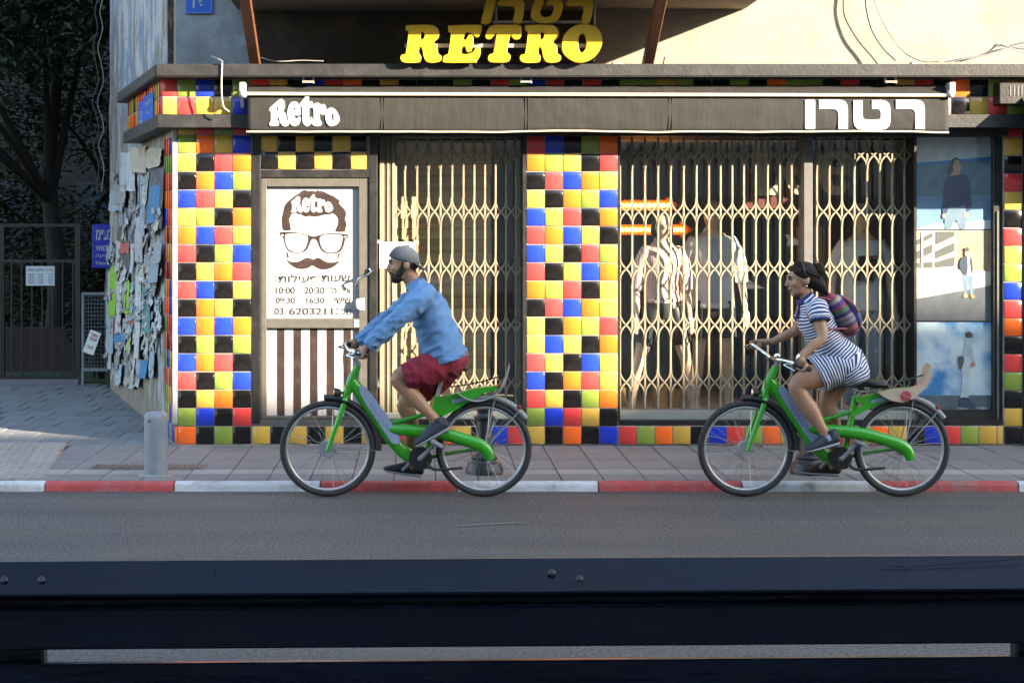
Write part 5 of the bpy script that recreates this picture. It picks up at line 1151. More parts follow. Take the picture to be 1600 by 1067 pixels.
def shoe(name, heel, toe, up, mat, parent, W=.044):
    d = (toe-heel); L = d.length; d.normalize(); up = (up-d*up.dot(d)).normalized(); lat = d.cross(up)
    m = MB(); S_ = lambda f, h: heel+d*(L*f)+up*h
    q = crom([(*S_(-.02,.035), .030, .026), (*S_(.06,.052), .036, .048), (*S_(.25,.055), .036, .050), (*S_(.45,.045), .037, .040), (*S_(.70,.034), .042, .028), (*S_(.90,.027), .038, .020), (*S_(1.0,.022), .026, .014)], 5)
    m.loft([(Vector(a[:3]), a[3], a[4]) for a in q], 18, tuple(lat), True, 1)
    m.loft([(S_(.12,.07), .040, .034), (S_(.10,.105), .042, .036)], 16, tuple(lat), False)
    sh = m.build(name, mat, parent, smooth=True)
    m = MB(); q = crom([(*S_(-.06,.006), .026, .010), (*S_(.06,.006), .037, .012), (*S_(.4,.006), .037, .011), (*S_(.72,.008), .044, .010), (*S_(.95,.010), .034, .009), (*S_(1.05,.014), .012, .006)], 5)
    m.loft([(Vector(a[:3]), a[3], a[4]) for a in q], 18, tuple(lat), True); m.build('sole', SOLE, sh, smooth=50)
    m = MB()
    for i in range(4): p = S_(.36+.085*i, .088-.016*i); m.tube([p-lat*.02, p+up*.006, p+lat*.02], .0028, 5)
    m.build('lace', SOLE, sh)
    return sh
def cloth(name, lofts, mat, parent, thick=.004, seed=0, amp=.05, seg=44, smooth=75, fold=(1.3, 11, .012)):
    m = MB()
    for path, ref in lofts:
        q = crom([(*p, a, b) for p, a, b in path], 11); out = []
        for i, s in enumerate(q):
            k = 1+amp*mnoise.noise((i*.35+seed, seed*1.7, 0)); out.append((Vector(s[:3]), s[3]*k, s[4]*k))
        v0 = len(m.v); m.loft(out, seg, ref, False)
        for i in range(v0, len(m.v)):
            v = Vector(m.v[i]); uu = m.uv[i]; ctr = Vector(out[(i-v0)//seg][0]); rad = (v-ctr); rl_ = max(rad.length, 1e-4)
            w_ = mnoise.noise((math.cos(6.283*uu[0])*fold[0]+seed, math.sin(6.283*uu[0])*fold[0]+uu[1]*3, uu[1]*fold[1]))
            v = v+rad/rl_*(fold[2]*((1-abs(w_)*2.2)**2 if abs(w_) < .45 else 0)-fold[2]*.3)
            n = mnoise.noise_vector(v*13+Vector((seed, 0, 0)))*.006+mnoise.noise_vector(v*34+Vector((0, seed, 0)))*.0022; m.v[i] = tuple(v+n)
    o = m.build(name, mat, parent, smooth=smooth); sd = o.modifiers.new('s', 'SOLIDIFY'); sd.thickness = thick; sd.offset = -1
    return o
def head(mb, c, tilt, k=1.0):                           # faces -X
    rt = Matrix.Rotation(R(tilt), 3, 'Y'); V = lambda x, y, z: c+rt @ Vector((x*k, y*k, z*k))
    mb.ell(V(.012,0,.022), .096*k, .078*k, .090*k, 20, 14, rt); mb.ell(V(-.030,0,-.015), .062*k, .064*k, .080*k, 18, 12, rt)
    mb.ell(V(-.030,0,-.065), .056*k, .052*k, .046*k, 16, 10, rt); mb.ell(V(-.064,0,-.088), .026*k, .028*k, .022*k, 12, 8, rt)
    mb.loft([(V(-.086,0,.022),.010,.010),(V(-.098,0,.000),.012,.012),(V(-.110,0,-.018),.016,.013),(V(-.096,0,-.028),.017,.010)], 10, (0,1,0), True)
    mb.ell(V(-.084,0,.036), .014*k, .046*k, .012*k, 12, 8, rt); mb.ell(V(-.090,0,-.048), .013*k, .024*k, .007*k, 10, 6, rt); mb.ell(V(-.088,0,-.059), .013*k, .022*k, .007*k, 10, 6, rt)
    for s in (-1, 1):
        mb.ell(V(-.056,.040*s,-.018), .024*k, .022*k, .026*k, 10, 8, rt)
        mb.ell(V(.022,.078*s,-.008), .020*k, .010*k, .032*k, 12, 8, rt @ Matrix.Rotation(R(18), 3, 'Y'))
    return V
EYEW = M('eye_white', (.35,.30,.27), .3, .05)
def face(V, parent, brow):
    for s in (-1, 1):
        m = MB(); m.ell(V(-.0835,.031*s,.016), .0075, .012, .0050, 10, 8); e = m.build('eye', EYEW, parent, smooth=True)
        m = MB(); m.ell(V(-.0860,.036*s,.016), .0058, .0085, .0056, 8, 6); m.build('iris', INK, e, smooth=True)
        m = MB(); m.tube([V(-.092,.022*s,.022), V(-.089,.038*s,.0235), V(-.078,.047*s,.019)], .0022, 5); m.build('eyelash', INK, e, smooth=True)
        m = MB(); m.tube([V(-.088,.014*s,.034), V(-.094,.032*s,.039), V(-.080,.050*s,.034)], .0042, 6); m.build('eyebrow', brow, parent, smooth=True)
    m = MB(); m.ell(V(-.100,0,-.053), .006, .020, .0022, 8, 6); m.build('lips', M('lips', (.26,.09,.075), .5), parent, smooth=True)
# ---- the man
man = root('person', Vector((Q(655,777).x, BY, 0)), 'man in blue shirt, burgundy shorts and backward grey cap riding a green bicycle', 'person', 'riders on the green bicycles')
mb = MB(); hc = Q(630, 413)
Vm = head(mb, hc, -8, 1.0)
limb(mb, [(Q(638,428), .052, .058), (Q(645,440), .052, .056), (Q(655,456), .060, .060)])
limb(mb, [(Q(655,455), .13, .06), (Q(668,480), .165, .115), (Q(684,520), .155, .125), (Q(697,556), .16, .125), (Q(704,572), .14, .09)])
gN = (Bm(556,547,-.22), Bm(577,550,-.29)); gF = (Bm(538,541,.22), Bm(556,544,.29))
for (sh, el, wr, g, s) in ((Q(660,466,-.18), Q(614,505,-.25), Q(578,540,-.27), gN, -1), (Q(655,464,.18), Q(602,502,.25), Q(562,535,.26), gF, 1)):
    limb(mb, [(sh, .052, .052), (sh.lerp(el, .5), .046, .046), (el, .038, .038), (el.lerp(wr, .4), .037, .037), (wr, .026, .027)])
    hand(mb, g[0], g[1], wr, s)
limb(mb, [(Q(704,566,-.085), .085, .088), (Q(664,576,-.10), .076, .080), (Q(624,589,-.112), .056, .060), (Q(632,605,-.112), .052, .054), (Q(650,624,-.112), .049, .055), (Q(668,643,-.112), .036, .038), (Q(682,657,-.112), .032, .034), (Q(686,664,-.112), .030, .034)])
limb(mb, [(Q(704,566,.085), .085, .088), (Q(668,598,.10), .076, .080), (Q(634,629,.11), .056, .060), (Q(638,646,.11), .052, .056), (Q(643,672,.11), .049, .055), (Q(642,706,.11), .034, .038), (Q(643,724,.11), .031, .034), (Q(643,730,.11), .030, .032)])
body = mb.build('body', SKIN1, man); fuse(body, .0055, 7)
face(Vm, man, BEARD)
mb = MB(); V = Vm                                       # beard and the hair below the cap
mb.ell(V(-.050,0,-.078), .050, .056, .040, 18, 12); mb.ell(V(-.066,0,-.098), .032, .036, .024, 14, 10); 
for s in (-1, 1): limb(mb, [(V(-.035,.052*s,-.060), .016, .026), (V(-.008,.066*s,-.030), .010, .022), (V(.004,.072*s,.012), .008, .016)], 3, 10)
mb.tube(crom([tuple(V(-.080,-.034,-.058)), tuple(V(-.103,-.014,-.038)), tuple(V(-.106,0,-.036)), tuple(V(-.103,.014,-.038)), tuple(V(-.080,.034,-.058))], 4), .0068, 8)
bd = mb.build('beard', BEARD, man); fuse(bd, .005, 2)
mb = MB(); mb.ell(V(.050,0,.0), .060, .070, .055, 16, 10); mb.build('hair', BEARD, man, smooth=True)
mb = MB(); vs = []; ns_ = 32; nr = 12                   # cap: shell from the crown down to a tilted band
cc = V(.010,0,.030); up = Vector((.28,0,.96)).normalized(); fx = Vector((-.96,0,.28)); 
for j in range(nr+1):
    ph = R(4+92*j/nr)
    for k in range(ns_):
        a = 2*math.pi*k/ns_; vs.append(cc+up*(.094*math.cos(ph)+.007*mnoise.noise((math.cos(a)*2, math.sin(a)*2, ph*3)))+(fx*(.106*math.cos(a))+Vector((0,1,0))*(.087*math.sin(a)))*math.sin(ph)*(1 if j < nr else 1.0))
mb.add(vs, [(j*ns_+k, j*ns_+(k+1) % ns_, (j+1)*ns_+(k+1) % ns_, (j+1)*ns_+k) for j in range(nr) for k in range(ns_)]+[tuple(range(ns_))])
cp = mb.build('cap', CAPG, man, smooth=60); sd = cp.modifiers.new('s', 'SOLIDIFY'); sd.thickness = .004
mb = MB(); bk = cc-fx*.085-up*.004; dv = Vector((.80,0,-.60))
q = [(bk+dv*t, w, .010) for t, w in ((-.01,.075),(.02,.080),(.045,.074),(.065,.052),(.072,.028))]
mb.loft(q, 16, (0,1,0), True); mb.build('cap_peak', CAPG, cp, smooth=50)
mb = MB(); mb.ell(cc+up*.099, .008, .008, .005, 10, 6); mb.build('cap_button', CAPG, cp, smooth=True)
mb = MB(); q = cc+fx*.103-up*.002; mb.bar(q+Vector((0,-.03,.006)), q+Vector((0,.03,.006)), .012, .004, tuple(fx)); mb.build('cap_strap', PANEL, cp)
shirt = cloth('shirt', [
 ([(Q(647,442), .072, .060), (Q(651,448), .125, .072), (Q(657,460), .205, .095), (Q(668,481), .210, .128), (Q(680,512), .196, .138), (Q(689,538), .198, .146), (Q(694,554), .206, .152), (Q(697,564), .208, .150)], (0,1,0)),
 ([(Q(672,459,-.10), .060, .060), (Q(660,466,-.175), .078, .078), (Q(640,482,-.225), .070, .070), (Q(614,505,-.25), .062, .062), (Q(592,526,-.262), .055, .055), (Q(574,542,-.27), .043, .044)], (0,1,0)),
 ([(Q(668,457,.10), .060, .060), (Q(655,464,.175), .078, .078), (Q(630,480,.225), .070, .070), (Q(602,502,.25), .062, .062), (Q(580,521,.262), .055, .055), (Q(560,536,.26), .043, .044)], (0,1,0))], DENIM, man, .004, 3, .03, fold=(1.3, 11, .015))
mb = MB(); mb.loft([(Q(644,439), .064, .056), (Q(647,444), .076, .064), (Q(649,448), .086, .072)], 24, (0,1,0), False); o = mb.build('collar', DENIM, shirt, smooth=60); sd = o.modifiers.new('s','SOLIDIFY'); sd.thickness = .006
shorts = cloth('shorts', [
 ([(Q(697,548), .165, .120), (Q(702,562), .180, .132), (Q(706,576), .170, .11), (Q(708,584), .12, .06)], (0,1,0)),
 ([(Q(706,567,-.085), .100, .100), (Q(672,576,-.105), .104, .108), (Q(648,583,-.112), .094, .096), (Q(632,588,-.113), .086, .088)], (0,1,0)),
 ([(Q(706,567,.085), .100, .100), (Q(682,590,.10), .104, .108), (Q(662,606,.105), .092, .095), (Q(653,615,.108), .086, .09)], (0,1,0))], BURG, man, .004, 8, .06)
shoe('shoe', Q(700,671,-.112), Q(652,698,-.112), Vector((-.35,0,.94)), SHOEN, man); shoe('shoe', Q(655,744,.12), Q(601,737,.12), Vector((0,0,1)), SHOEB, man)
mb = MB(); mb.torus((0,0,0), .030, .007, seg=24, ms=8, flat=1.6); w0 = Q(579,539,-.27); place('wristband', mb.mesh('wristband', DKPL, True), man, w0, (R(0), R(45), R(90)))
# ---- the woman
wom = root('person', Vector((Q(1308,777).x, BY, 0)), 'woman in navy and white striped dress with woven backpack riding a green bicycle', 'person', 'riders on the green bicycles')
mb = MB(); hc = Q(1252, 437)
Vw = head(mb, hc, -10, .98)
limb(mb, [(Q(1256,452), .044, .048), (Q(1260,463), .044, .046), (Q(1266,476), .052, .052)])
limb(mb, [(Q(1266,476), .115, .055), (Q(1274,500), .140, .090), (Q(1293,535), .118, .085), (Q(1316,562), .155, .12), (Q(1330,580), .14, .10)])
gN = (Bw(574,563,-.22), Bw(597,572,-.29)); gF = (Bw(531,540,.22), Bw(548,545,.29))
for (sh, el, wr, g, s) in ((Q(1277,482,-.155), Q(1285,527,-.215), Q(1248,560,-.26), gN, -1), (Q(1264,481,.155), Q(1243,516,.22), Q(1207,534,.26), gF, 1)):
    limb(mb, [(sh, .046, .046), (sh.lerp(el, .5), .041, .044), (el, .034, .035), (el.lerp(wr, .4), .032, .033), (wr, .023, .024)])
    hand(mb, g[0], g[1], wr, s)
limb(mb, [(Q(1318,571,-.085), .090, .095), (Q(1282,585,-.10), .083, .088), (Q(1247,600,-.108), .058, .064), (Q(1250,616,-.108), .053, .056), (Q(1266,640,-.108), .050, .058), (Q(1281,664,-.108), .035, .037), (Q(1291,680,-.108), .031, .034), (Q(1294,686,-.108), .030, .032)])
limb(mb, [(Q(1320,571,.085), .090, .095), (Q(1306,600,.095), .080, .086), (Q(1293,628,.10), .058, .062), (Q(1298,650,.10), .053, .060), (Q(1302,674,.10), .048, .054), (Q(1299,708,.10), .034, .036), (Q(1298,722,.10), .031, .034), (Q(1297,730,.10), .030, .032)])
body = mb.build('body', SKIN2, wom); fuse(body, .0055, 8)
face(Vw, wom, HAIRB)
mb = MB(); V = Vw                                       # hair: cap of hair, ponytail and bun
mb.ell(V(.030,0,.040), .092, .086, .080, 22, 14); mb.ell(V(.060,0,-.005), .066, .080, .070, 18, 12); mb.ell(V(-.022,0,.078), .050, .062, .030, 18, 10)
for s in (-1, 1): limb(mb, [(V(-.046,.054*s,.070), .010, .018), (V(-.012,.076*s,.052), .010, .028), (V(.030,.080*s,.028), .012, .030)], 3, 10)
limb(mb, [(V(.070,0,.0), .075, .055), (V(.110,0,-.055), .066, .050), (V(.140,0,-.105), .045, .026), (V(.152,0,-.128), .024, .010)], 5, 18)
hr = mb.build('hair', HAIRB, wom); fuse(hr, .006, 3)
mb = MB(); rb = random.Random(3); bc = V(.128,0,.048)
for i in range(14):
    d = Vector((rb.gauss(0,1), rb.gauss(0,1), rb.gauss(0,1))).normalized(); mb.ell(bc+d*.026, .026, .026, .024, 10, 8)
bu = mb.build('bun', HAIRB, wom); fuse(bu, .006, 1)
CURL = M('brown_curls', (.030,.018,.011), .55, .4, 20, spec=.3)
mb = MB()
for i in range(46):
    d = Vector((rb.gauss(0,1), rb.gauss(0,1), rb.gauss(0,1))).normalized(); o_ = bc+d*rb.uniform(.030,.050); a_ = d.orthogonal().normalized(); b_ = d.cross(a_); r_ = rb.uniform(.010,.022); t0 = rb.uniform(0,6.28)
    mb.tube([o_+(a_*math.cos(t0+k*.8)+b_*math.sin(t0+k*.8))*r_+d*.002*k for k in range(7)], .0024, 5)
o = mb.build('bun_curls', CURL, wom, smooth=True); o['kind'] = 'stuff'
mb = MB()
for i in range(150):
    s_ = rb.uniform(-1, 1); z_ = rb.uniform(.3, 1)
    p0 = V(-.055+.02*rb.random()-.0*abs(s_), .075*s_, .098-.060*abs(s_)**1.6+.004*rb.random())
    p1 = V(.000, .092*s_, .128-.072*abs(s_)**1.6); p2 = V(.065, .088*s_, .100-.075*abs(s_)**1.5); p3 = V(.118, .060*s_, .040-.05*abs(s_)+rb.uniform(-.01,.01))
    if rb.random() < .45: p3 = V(.130, .060*s_, -.05); p4 = V(.155, .040*s_+rb.uniform(-.01,.01), -.125-rb.uniform(0,.02)); mb.tube(crom([tuple(q_) for q_ in (p0,p1,p2,p3,p4)], 3), .0016, 4)
    else: mb.tube(crom([tuple(q_) for q_ in (p0,p1,p2,p3)], 3), .0016, 4)
o = mb.build('hair_strands', HAIRB, wom, smooth=True); o['kind'] = 'stuff'
mb = MB(); pts = [V(.012+.004*math.cos(a), .088*math.sin(a), .045+.082*math.cos(a)) for a in [R(-100+10*i) for i in range(21)]]
mb.tube(pts, .0055, 7); mb.build('hair_band', DKPL, wom, smooth=True)
mb = MB(); mb.ell(V(.010,-.084,-.045), .006, .004, .006); mb.build('earring', CHROME, wom, smooth=True)
dress = cloth('dress', [
 ([(Q(1257,465), .066, .056), (Q(1262,472), .120, .068), (Q(1267,482), .172, .088), (Q(1274,501), .170, .118), (Q(1292,534), .146, .110), (Q(1306,552), .165, .128), (Q(1320,569), .182, .140), (Q(1331,585), .178, .124), (Q(1336,595), .158, .090)], (0,1,0)),
 ([(Q(1334,572), .172, .112), (Q(1324,568), .182, .126), (Q(1306,571), .190, .132), (Q(1288,578), .192, .130), (Q(1273,585), .192, .128)], (0,1,0)),
 ([(Q(1276,478,-.125), .070, .072), (Q(1279,489,-.168), .064, .068), (Q(1281,499,-.186), .060, .066)], (0,1,0)),
 ([(Q(1264,477,.125), .070, .072), (Q(1260,488,.168), .064, .068), (Q(1256,498,.186), .060, .066)], (0,1,0))], STRIPE, wom, .004, 5, .02, fold=(1.2, 10, .006))
for p, q_ in ((Q(1281,498,-.185), Q(1281.6,502,-.19)), (Q(1256,497,.185), Q(1255,501,.19))):
    mb = MB(); mb.loft([(p, .0625, .0685), (q_, .0625, .0685)], 26, (0,1,0), False); o = mb.build('sleeve_cuff', NAVYC, dress, smooth=60); sd = o.modifiers.new('s','SOLIDIFY'); sd.thickness = .005
mb = MB(); mb.loft([(Q(1255,462), .062, .056), (Q(1258,467), .076, .064), (Q(1259.5,470), .088, .072)], 24, (0,1,0), False); o = mb.build('collar', NAVYC, dress, smooth=60); sd = o.modifiers.new('s','SOLIDIFY'); sd.thickness = .006
mb = MB(); mb.bar(Q(1249,478,-.02), Q(1243,500,-.02), .03, .01, (-1,0,0)); mb.build('placket', NAVYC, dress)
shoe('shoe', Q(1309,694,-.108), Q(1262,707,-.108), Vector((-.1,0,1)), SHOEN, wom); shoe('shoe', Q(1307,743,.11), Q(1255,740,.11), Vector((0,0,1)), SHOEB, wom)
mb = MB(); mb.loft([(Q(1291,679,-.108), .036, .038), (Q(1295,687,-.108), .038, .040)], 18, (0,1,0), False); mb.build('sock', SOCK, wom, smooth=True)
mb = MB(); mb.torus((0,0,0), .028, .004, seg=24, ms=8, flat=2.2); place('bracelet', mb.mesh('bracelet', CHROME, True), wom, Q(1248.5,559,-.258), (0, R(-40), R(60)))
# ---- backpack
WOV = M('woven_backpack', (.20,.05,.07), .9, .2, 30, .6, 120); N, L, B_ = nodes_of(WOV); tc = N.new('ShaderNodeTexCoord'); sp = N.new('ShaderNodeSeparateXYZ'); L.new(tc.outputs['UV'], sp.inputs[0])
mu = N.new('ShaderNodeMath'); mu.operation = 'MULTIPLY'; mu.inputs[1].default_value = 3.3; L.new(sp.outputs[1], mu.inputs[0]); rp = N.new('ShaderNodeValToRGB'); rp.color_ramp.interpolation = 'CONSTANT'; cr = rp.color_ramp
cols = [(0,(.30,.06,.08)),(.14,(.34,.30,.24)),(.22,(.12,.05,.20)),(.32,(.30,.07,.09)),(.38,(.10,.17,.08)),(.48,(.07,.03,.12)),(.56,(.28,.22,.20)),(.62,(.13,.13,.16)),(.68,(.22,.20,.22)),(.74,(.10,.06,.12)),(.82,(.34,.12,.09)),(.92,(.16,.05,.10))]
cr.elements[0].position = 0; cr.elements[0].color = (*cols[0][1], 1); cr.elements[1].position = cols[1][0]; cr.elements[1].color = (*cols[1][1], 1)
for p_, c_ in cols[2:]: e = cr.elements.new(p_); e.color = (*c_, 1)
L.new(mu.outputs[0], rp.inputs[0]); L.new(rp.outputs[0], B_.inputs['Base Color'])
bp = root('backpack', Q(1330, 514), 'small striped woven backpack worn on the woman\'s back', 'backpack')
mb = MB(); q = crom([(*Q(1297,464), .075, .030), (*Q(1304,472), .115, .056), (*Q(1314,488), .130, .070), (*Q(1323,504), .128, .072), (*Q(1328,513), .110, .060)], 6)
mb.loft([(Vector(a[:3]), a[3], a[4]) for a in q], 26, (0,1,0), True, 1); mb.build('bag', WOV, bp, smooth=True)
mb = MB(); q = crom([(*Q(1313,464), .060, .016), (*Q(1324,474), .098, .026), (*Q(1333,488), .105, .034), (*Q(1338,502), .100, .030), (*Q(1338,511), .080, .020)], 6)
mb.loft([(Vector(a[:3]), a[3], a[4]) for a in q], 22, (0,1,0), True, 1); mb.build('front_pocket', M('violet_weave', (.10,.09,.24), .9, .25, 30, .5, 120), bp, smooth=True)
STR = M('pink_strap', (.36,.10,.12), .9, .15, 30)
for s in (-1, 1):
    mb = MB(); q = crom([tuple(Q(1298,468,.08*s)), tuple(Q(1284,465,.10*s)), tuple(Q(1270,470,.11*s)), tuple(Q(1262,480,.118*s)), tuple(Q(1263,495,.150*s)), tuple(Q(1274,508,.152*s)), tuple(Q(1292,513,.145*s)), tuple(Q(1322,513,.10*s))], 6)
    for a, b in zip(q, q[1:]): mb.bar(a, b, .008, .034, (0,1,0))
    mb.build('strap', STR, bp)
mb = MB(); mb.tube(crom([tuple(Q(1296,464,-.03)), tuple(Q(1294,457)), tuple(Q(1299,464,.03))], 5), .006, 7); mb.tube(crom([tuple(Q(1318,464,-.09)), tuple(Q(1332,474,-.11)), tuple(Q(1342,488,-.10))], 5), .007, 7); mb.build('piping', KRED, bp, smooth=True)
# ------------------------------------------------------------------ the other side of the street (behind the viewer): it shades the road
OPP = M('opposite_render', (.30,.275,.24), .9, .1, 2, .3, 20)
DGL = M('dark_window', (.02,.025,.03), .15, .1)
def opposite(label, x0, x1, H):
    r0 = root('street_house', ((x0+x1)/2, -6, 0), label, 'building', 'houses across the street')
    m = MB(); m.box(x0, x1, -16, -6, 0, H); m.build('wall', OPP, r0)
    z = 1.0
    while z+1.6 < H:
        x = x0+1.2
        while x+1.4 < x1-.5:
            m = MB(); m.box(x, x+1.3, -6.03, -5.97, z, z+1.5, .01); m.build('window', DGL, r0); x += 3.0
        z += 3.2
YB, ZL = -6.0, P(0, 622, D).z
Hb = ZL+(D-YB)*SUN.z/(-SUN.y); 
def roofx(xpx): return P(xpx, 0, D).x+(D-YB)*SUN.x/(-SUN.y)
opposite('long plain house across the street, behind the viewer', -14, roofx(1330), Hb)
opposite('slightly taller plain house across the street, farther along', roofx(1332), roofx(1332)+26, Hb+.72)
# ------------------------------------------------------------------ street furniture
BOLG = M('grey_bollard_paint', (.20,.225,.255), .5, .12, 8, .15, 50, dirt=(.10,.11,.12), dscale=6, damt=.4)
b0 = P(240.5, 748, 11.66); bz = b0.z
r0 = root('bollard', (b0.x, 11.75, SZ), 'plain grey round-topped bollard at the kerb by the corner', 'bollard')
m = MB(); m.lathe((b0.x, 11.75, SZ), [(.082,0),(.082,.40),(.080,.425),(.070,.440),(.055,.446),(.02,.448)], 32); m.build('tube', BOLG, r0, smooth=40)
m = MB(); m.lathe((b0.x, 11.75, SZ), [(.13,-.01),(.125,.006),(.10,.012),(.082,.013)], 28); m.build('concrete_foot', PAVEL, r0, smooth=40)
m = MB(); m.disc((b0.x-.035, 11.75-.076, SZ+.39), .012, .012); m.build('bolt', STEEL, r0)
CAST = M('dark_cast_iron', (.032,.033,.036), .38, .2, 9, .15, 40, metal=.3)
for (x, yb, lab) in ((757, 745, 'dark cast-iron bollard seen through the man\'s rear wheel'), (1264, 741, 'dark cast-iron bollard behind the woman\'s pedals')):
    q = P(x, yb, 11.85); c = (q.x, 11.85, SZ)
    r0 = root('cast_bollard', c, lab, 'bollard', 'cast-iron bollards along the kerb')
    m = MB(); m.lathe(c, [(.135,0),(.135,.035),(.125,.05),(.118,.075),(.10,.085),(.092,.10),(.098,.115),(.09,.13),(.072,.14)], 28); m.build('base', CAST, r0, smooth=35)
    m = MB(); m.lathe(c, [(.070,.139),(.066,.17),(.060,.30),(.056,.375),(.062,.38)], 28); m.build('shaft', CAST, r0, smooth=35)
    m = MB(); m.lathe(c, [(.062,.379),(.076,.39),(.076,.405),(.060,.415),(.050,.43),(.060,.46),(.055,.50),(.03,.525),(.005,.53)], 28); m.build('head', CAST, r0, smooth=35)
# bench in the foreground
PAINT = M('dark_blue_bench_paint', (.0022,.0042,.0135), .26, .4, 5, .3, 18, spec=.26, coat=.0, rvar=.06, dirt=(.010,.009,.011), dscale=9, damt=.4, stretch=(.5,2,2))
STEELB = M('bolt_steel', (.018,.018,.022), .4, .3)
bn = root('bench', (.4, 4.3, .10), 'dark painted wooden bench back crossing the foreground', 'bench')
YBn = 4.20
def tilt_bar(name, p, q, w, d, nrm, mat, par, ch=.004):
    m = MB(); m.bar(p, q, w, d, nrm, ch); return m.build(name, mat, par)
nT = Vector((0, -.80, .60)).normalized()
p = P(-160, 908, YBn); q = P(1760, 896, YBn)
tilt_bar('top_slat', p, q, .098, .032, nT, PAINT, bn)
p = P(-160, 983, YBn+.02); q = P(1760, 970, YBn+.02)
tilt_bar('back_slat', p, q, .102, .030, (0,-1,.04), PAINT, bn)
p = P(-160, 1071, YBn+.04); q = P(1760, 1056, YBn+.04)
tilt_bar('back_slat', p, q, .110, .030, (0,-1,.04), PAINT, bn)
p = P(-160, 942, YBn+.07); q = P(1760, 930, YBn+.07)
tilt_bar('inner_rail', p, q, .05, .05, (0,-1,0), PAINT, bn)
for x in (33, 1622):
    c = P(x, 1000, YBn+.07); m = MB(); m.bar((c.x, YBn+.085, .10), (c.x, YBn+.085, .90), .12, .05, (0,1,0), .006); m.build('post', PAINT, bn)
for x, yy in ((8, 908), (66, 908), (862, 897), (905, 906)):
    c = P(x, yy, YBn-.01); mb = MB(); mb.ell((0,0,0), .0095, .0035, .0095, 12, 8); place('bolt', mb.mesh('bolt', STEELB, True), bn, c+nT*.012+Vector((0, .0, 0)), (R(-37), 0, 0))
for i, x in enumerate((-20, 800, 1620)):
    c = P(x, 1000, YBn); m = MB(); m.bar((c.x, YBn-.36, .10), (c.x, YBn-.36, .50), .07, .05, (0,1,0), .005); m.build('leg', PAINT, bn)
for i in range(4):
    yy = YBn-.40+.11*i; p = P(-160, 0, YBn); q = P(1760, 0, YBn); m = MB(); m.box(p.x, q.x, yy, yy+.09, .50, .53, .004); m.build('seat_slat', PAINT, bn)
CRK = M('crack', (.001,.001,.001), .9, .1)
for pts in ([(334,889),(338,896),(337,902),(343,908),(345,914),(352,919)], [(1380,886),(1420,889),(1480,884),(1540,880),(1600,876)]):
    m = MB(); m.tube([P(x, y, YBn-.004)+nT*.0128 for x, y in crom(pts, 4)], .0011, 5); m.build('crack', CRK, bn)
# ------------------------------------------------------------------ wires, cables and boxes
CABW = M('pale_cable', (.30,.29,.27), .6, .1); CABD = M('dark_cable', (.012,.012,.012), .6, .1); CABG = M('grey_cable', (.07,.07,.075), .6, .15)
def cable(label, pts, r, mt, n=8, grp=None):
    m = MB(); m.tube(crom([tuple(p) for p in pts], n), r, 6); o = m.build('cable', mt, smooth=True); return tag(o, label, 'cable', grp)
cable('white cable hanging over the ledge left of the awning', [P(330,88,13.5), P(345,95,13.05), P(347,100,13.045), P(346,130,13.05), P(347,155,13.07), P(350,168,13.07), P(358,175,13.08)], .007, CABW)
cable('thin grey cable at the ledge beside the brown bracket', [P(395,86,13.5), P(430,96,13.3), P(470,95,13.25), P(505,96,13.2)], .005, CABW)
cable('thick grey strand standing in for a cable shadow on the sunlit plaster', [P(1355,-30,13.45), P(1353,5,13.45), P(1362,45,13.46), P(1380,75,13.47), P(1400,95,13.45)], .010, CABG)  # solid strand drawn in place of a shadow on the plaster
cable('thin dark cable curving down the sunlit plaster', [P(1366,-30,13.45), P(1367,5,13.45), P(1385,45,13.46), P(1410,80,13.47), P(1440,96,13.42), P(1470,97,13.4)], .004, CABD)
for i in range(5):
    cable(('topmost','second','third','fourth','lowest')[i]+' strand of the tangled wires on the ledge at the right', [P(1500-8*i,97,13.35), P(1525+4*i,90-2*i,13.3), P(1560,82-3*i+random.uniform(-2,2),13.25), P(1600,68+5*i-6,13.2), P(1650,60+4*i,13.2)], .006, (CABW, CABG, CABW, CABG, CABW)[i], grp='tangled wires at the right end of the ledge')
wx = [(182,-10),(166,18),(174,45),(160,75),(172,105),(176,130),(158,160),(172,185),(177,205),(162,228),(178,262),(170,300)]
for i, (dx, mt) in enumerate(((0, CABW), (-6, CABG))):
    pts = []
    for j, (x, y) in enumerate(wx): q, t = side_pt(172, y); pts.append(Vector((q.x-.10-.02*i+(x-168)*.0035+dx*.006, q.y-.02, q.z)))
    cable(('pale cable dangling along the far edge of the side wall', 'greyer cable dangling beside the pale one at the side wall')[i], pts, .0042, mt, 6)
acb = root('wall_box', P(1590, 165, 13.1), 'dark slotted metal box at the right end of the fascia', 'box')
fbox('case', 1562, 1660, 129, 163, 13.10, 13.255, BLACKP, acb, .006)
for i in range(8): fbox('slot', 1578+6*i, 1580+6*i, 133, 150, 13.096, 13.102, ALUD, acb)
cap = root('plaster_chunk', P(1040, 97, 13.3), 'pale angled offcut lying on the ledge right of the sign', 'debris')
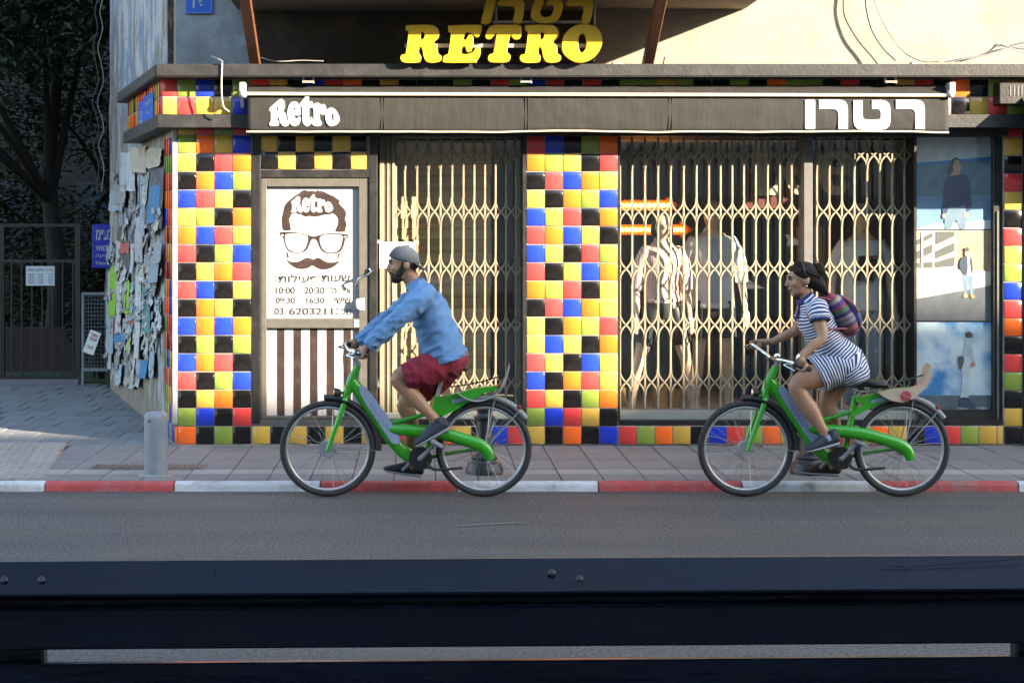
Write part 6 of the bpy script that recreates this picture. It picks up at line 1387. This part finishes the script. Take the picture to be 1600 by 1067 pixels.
m = MB(); q = P(1045, 91, 13.25); m.cbox(q.x, 13.25, 3.111+.035, .085, .05, .07, .004, Matrix.Rotation(R(12), 3, 'Y')); m.build('block', PLAST, cap)
for x, w, lab in ((1512-80, .10, 'broken clay piece lying on the ledge under the cables'), (965, .09, 'flat pale strip lying on the ledge right of the yellow letters')):
    q = P(x, 95, 13.2); m = MB(); m.cbox(q.x, 13.2, 3.111+.014, w, .06, .026, .006, Matrix.Rotation(R(4), 3, 'Y')); o = m.build('rubble', M('clay_rubble', (.42,.27,.18), .9, .2)); tag(o, lab, 'debris', 'bits lying on the ledge')
# the neighbour's open awning, added past the right edge to shade the top poster
na = root('neighbour_awning', (6.9, 13.3, 2.4), 'open dark awning of the next shop, added at the right edge to shade the top poster', 'awning')
m = MB(); m.add([(4.76,13.24,2.93),(9.5,13.24,2.93),(9.5,12.75,2.62),(4.76,12.75,2.62)], [(0,1,2,3)]); o = m.build('cloth', CLOTH, na); sd = o.modifiers.new('s','SOLIDIFY'); sd.thickness = .004
m = MB(); m.box(4.76, 9.5, 12.745, 12.749, 2.37, 2.62); m.build('valance', CLOTH, na)
m = MB(); m.tube([(4.76,12.75,2.62),(9.5,12.75,2.62)], .015, 8); m.build('front_bar', CREAMB, na)
# leaf litter and grit in the gutter
LIT = M('dry_leaf', (.22,.13,.05), .8, .3); rnd = random.Random(5); m = MB()
for i in range(220):
    x = rnd.uniform(-4.5, 5); y = rnd.choice((rnd.uniform(11.3, 11.40), rnd.uniform(11.6, 13.35), rnd.uniform(13.30, 13.37))); z = .006 if y < 11.4 else SZ+.004
    a = rnd.uniform(0, 6.28); s = rnd.uniform(.006, .02); m.add([(x,y,z),(x+s*math.cos(a),y+s*math.sin(a),z+.004),(x+s*math.cos(a+.9)*1.2,y+s*math.sin(a+.9)*1.2,z),(x+s*.5*math.cos(a+1.8),y+s*.5*math.sin(a+1.8),z+.003)], [(0,1,2,3)])
o = m.build('litter', LIT); tag(o, 'scattered grit and dry leaf bits in the gutter and on the pavement', 'litter', kind='stuff')
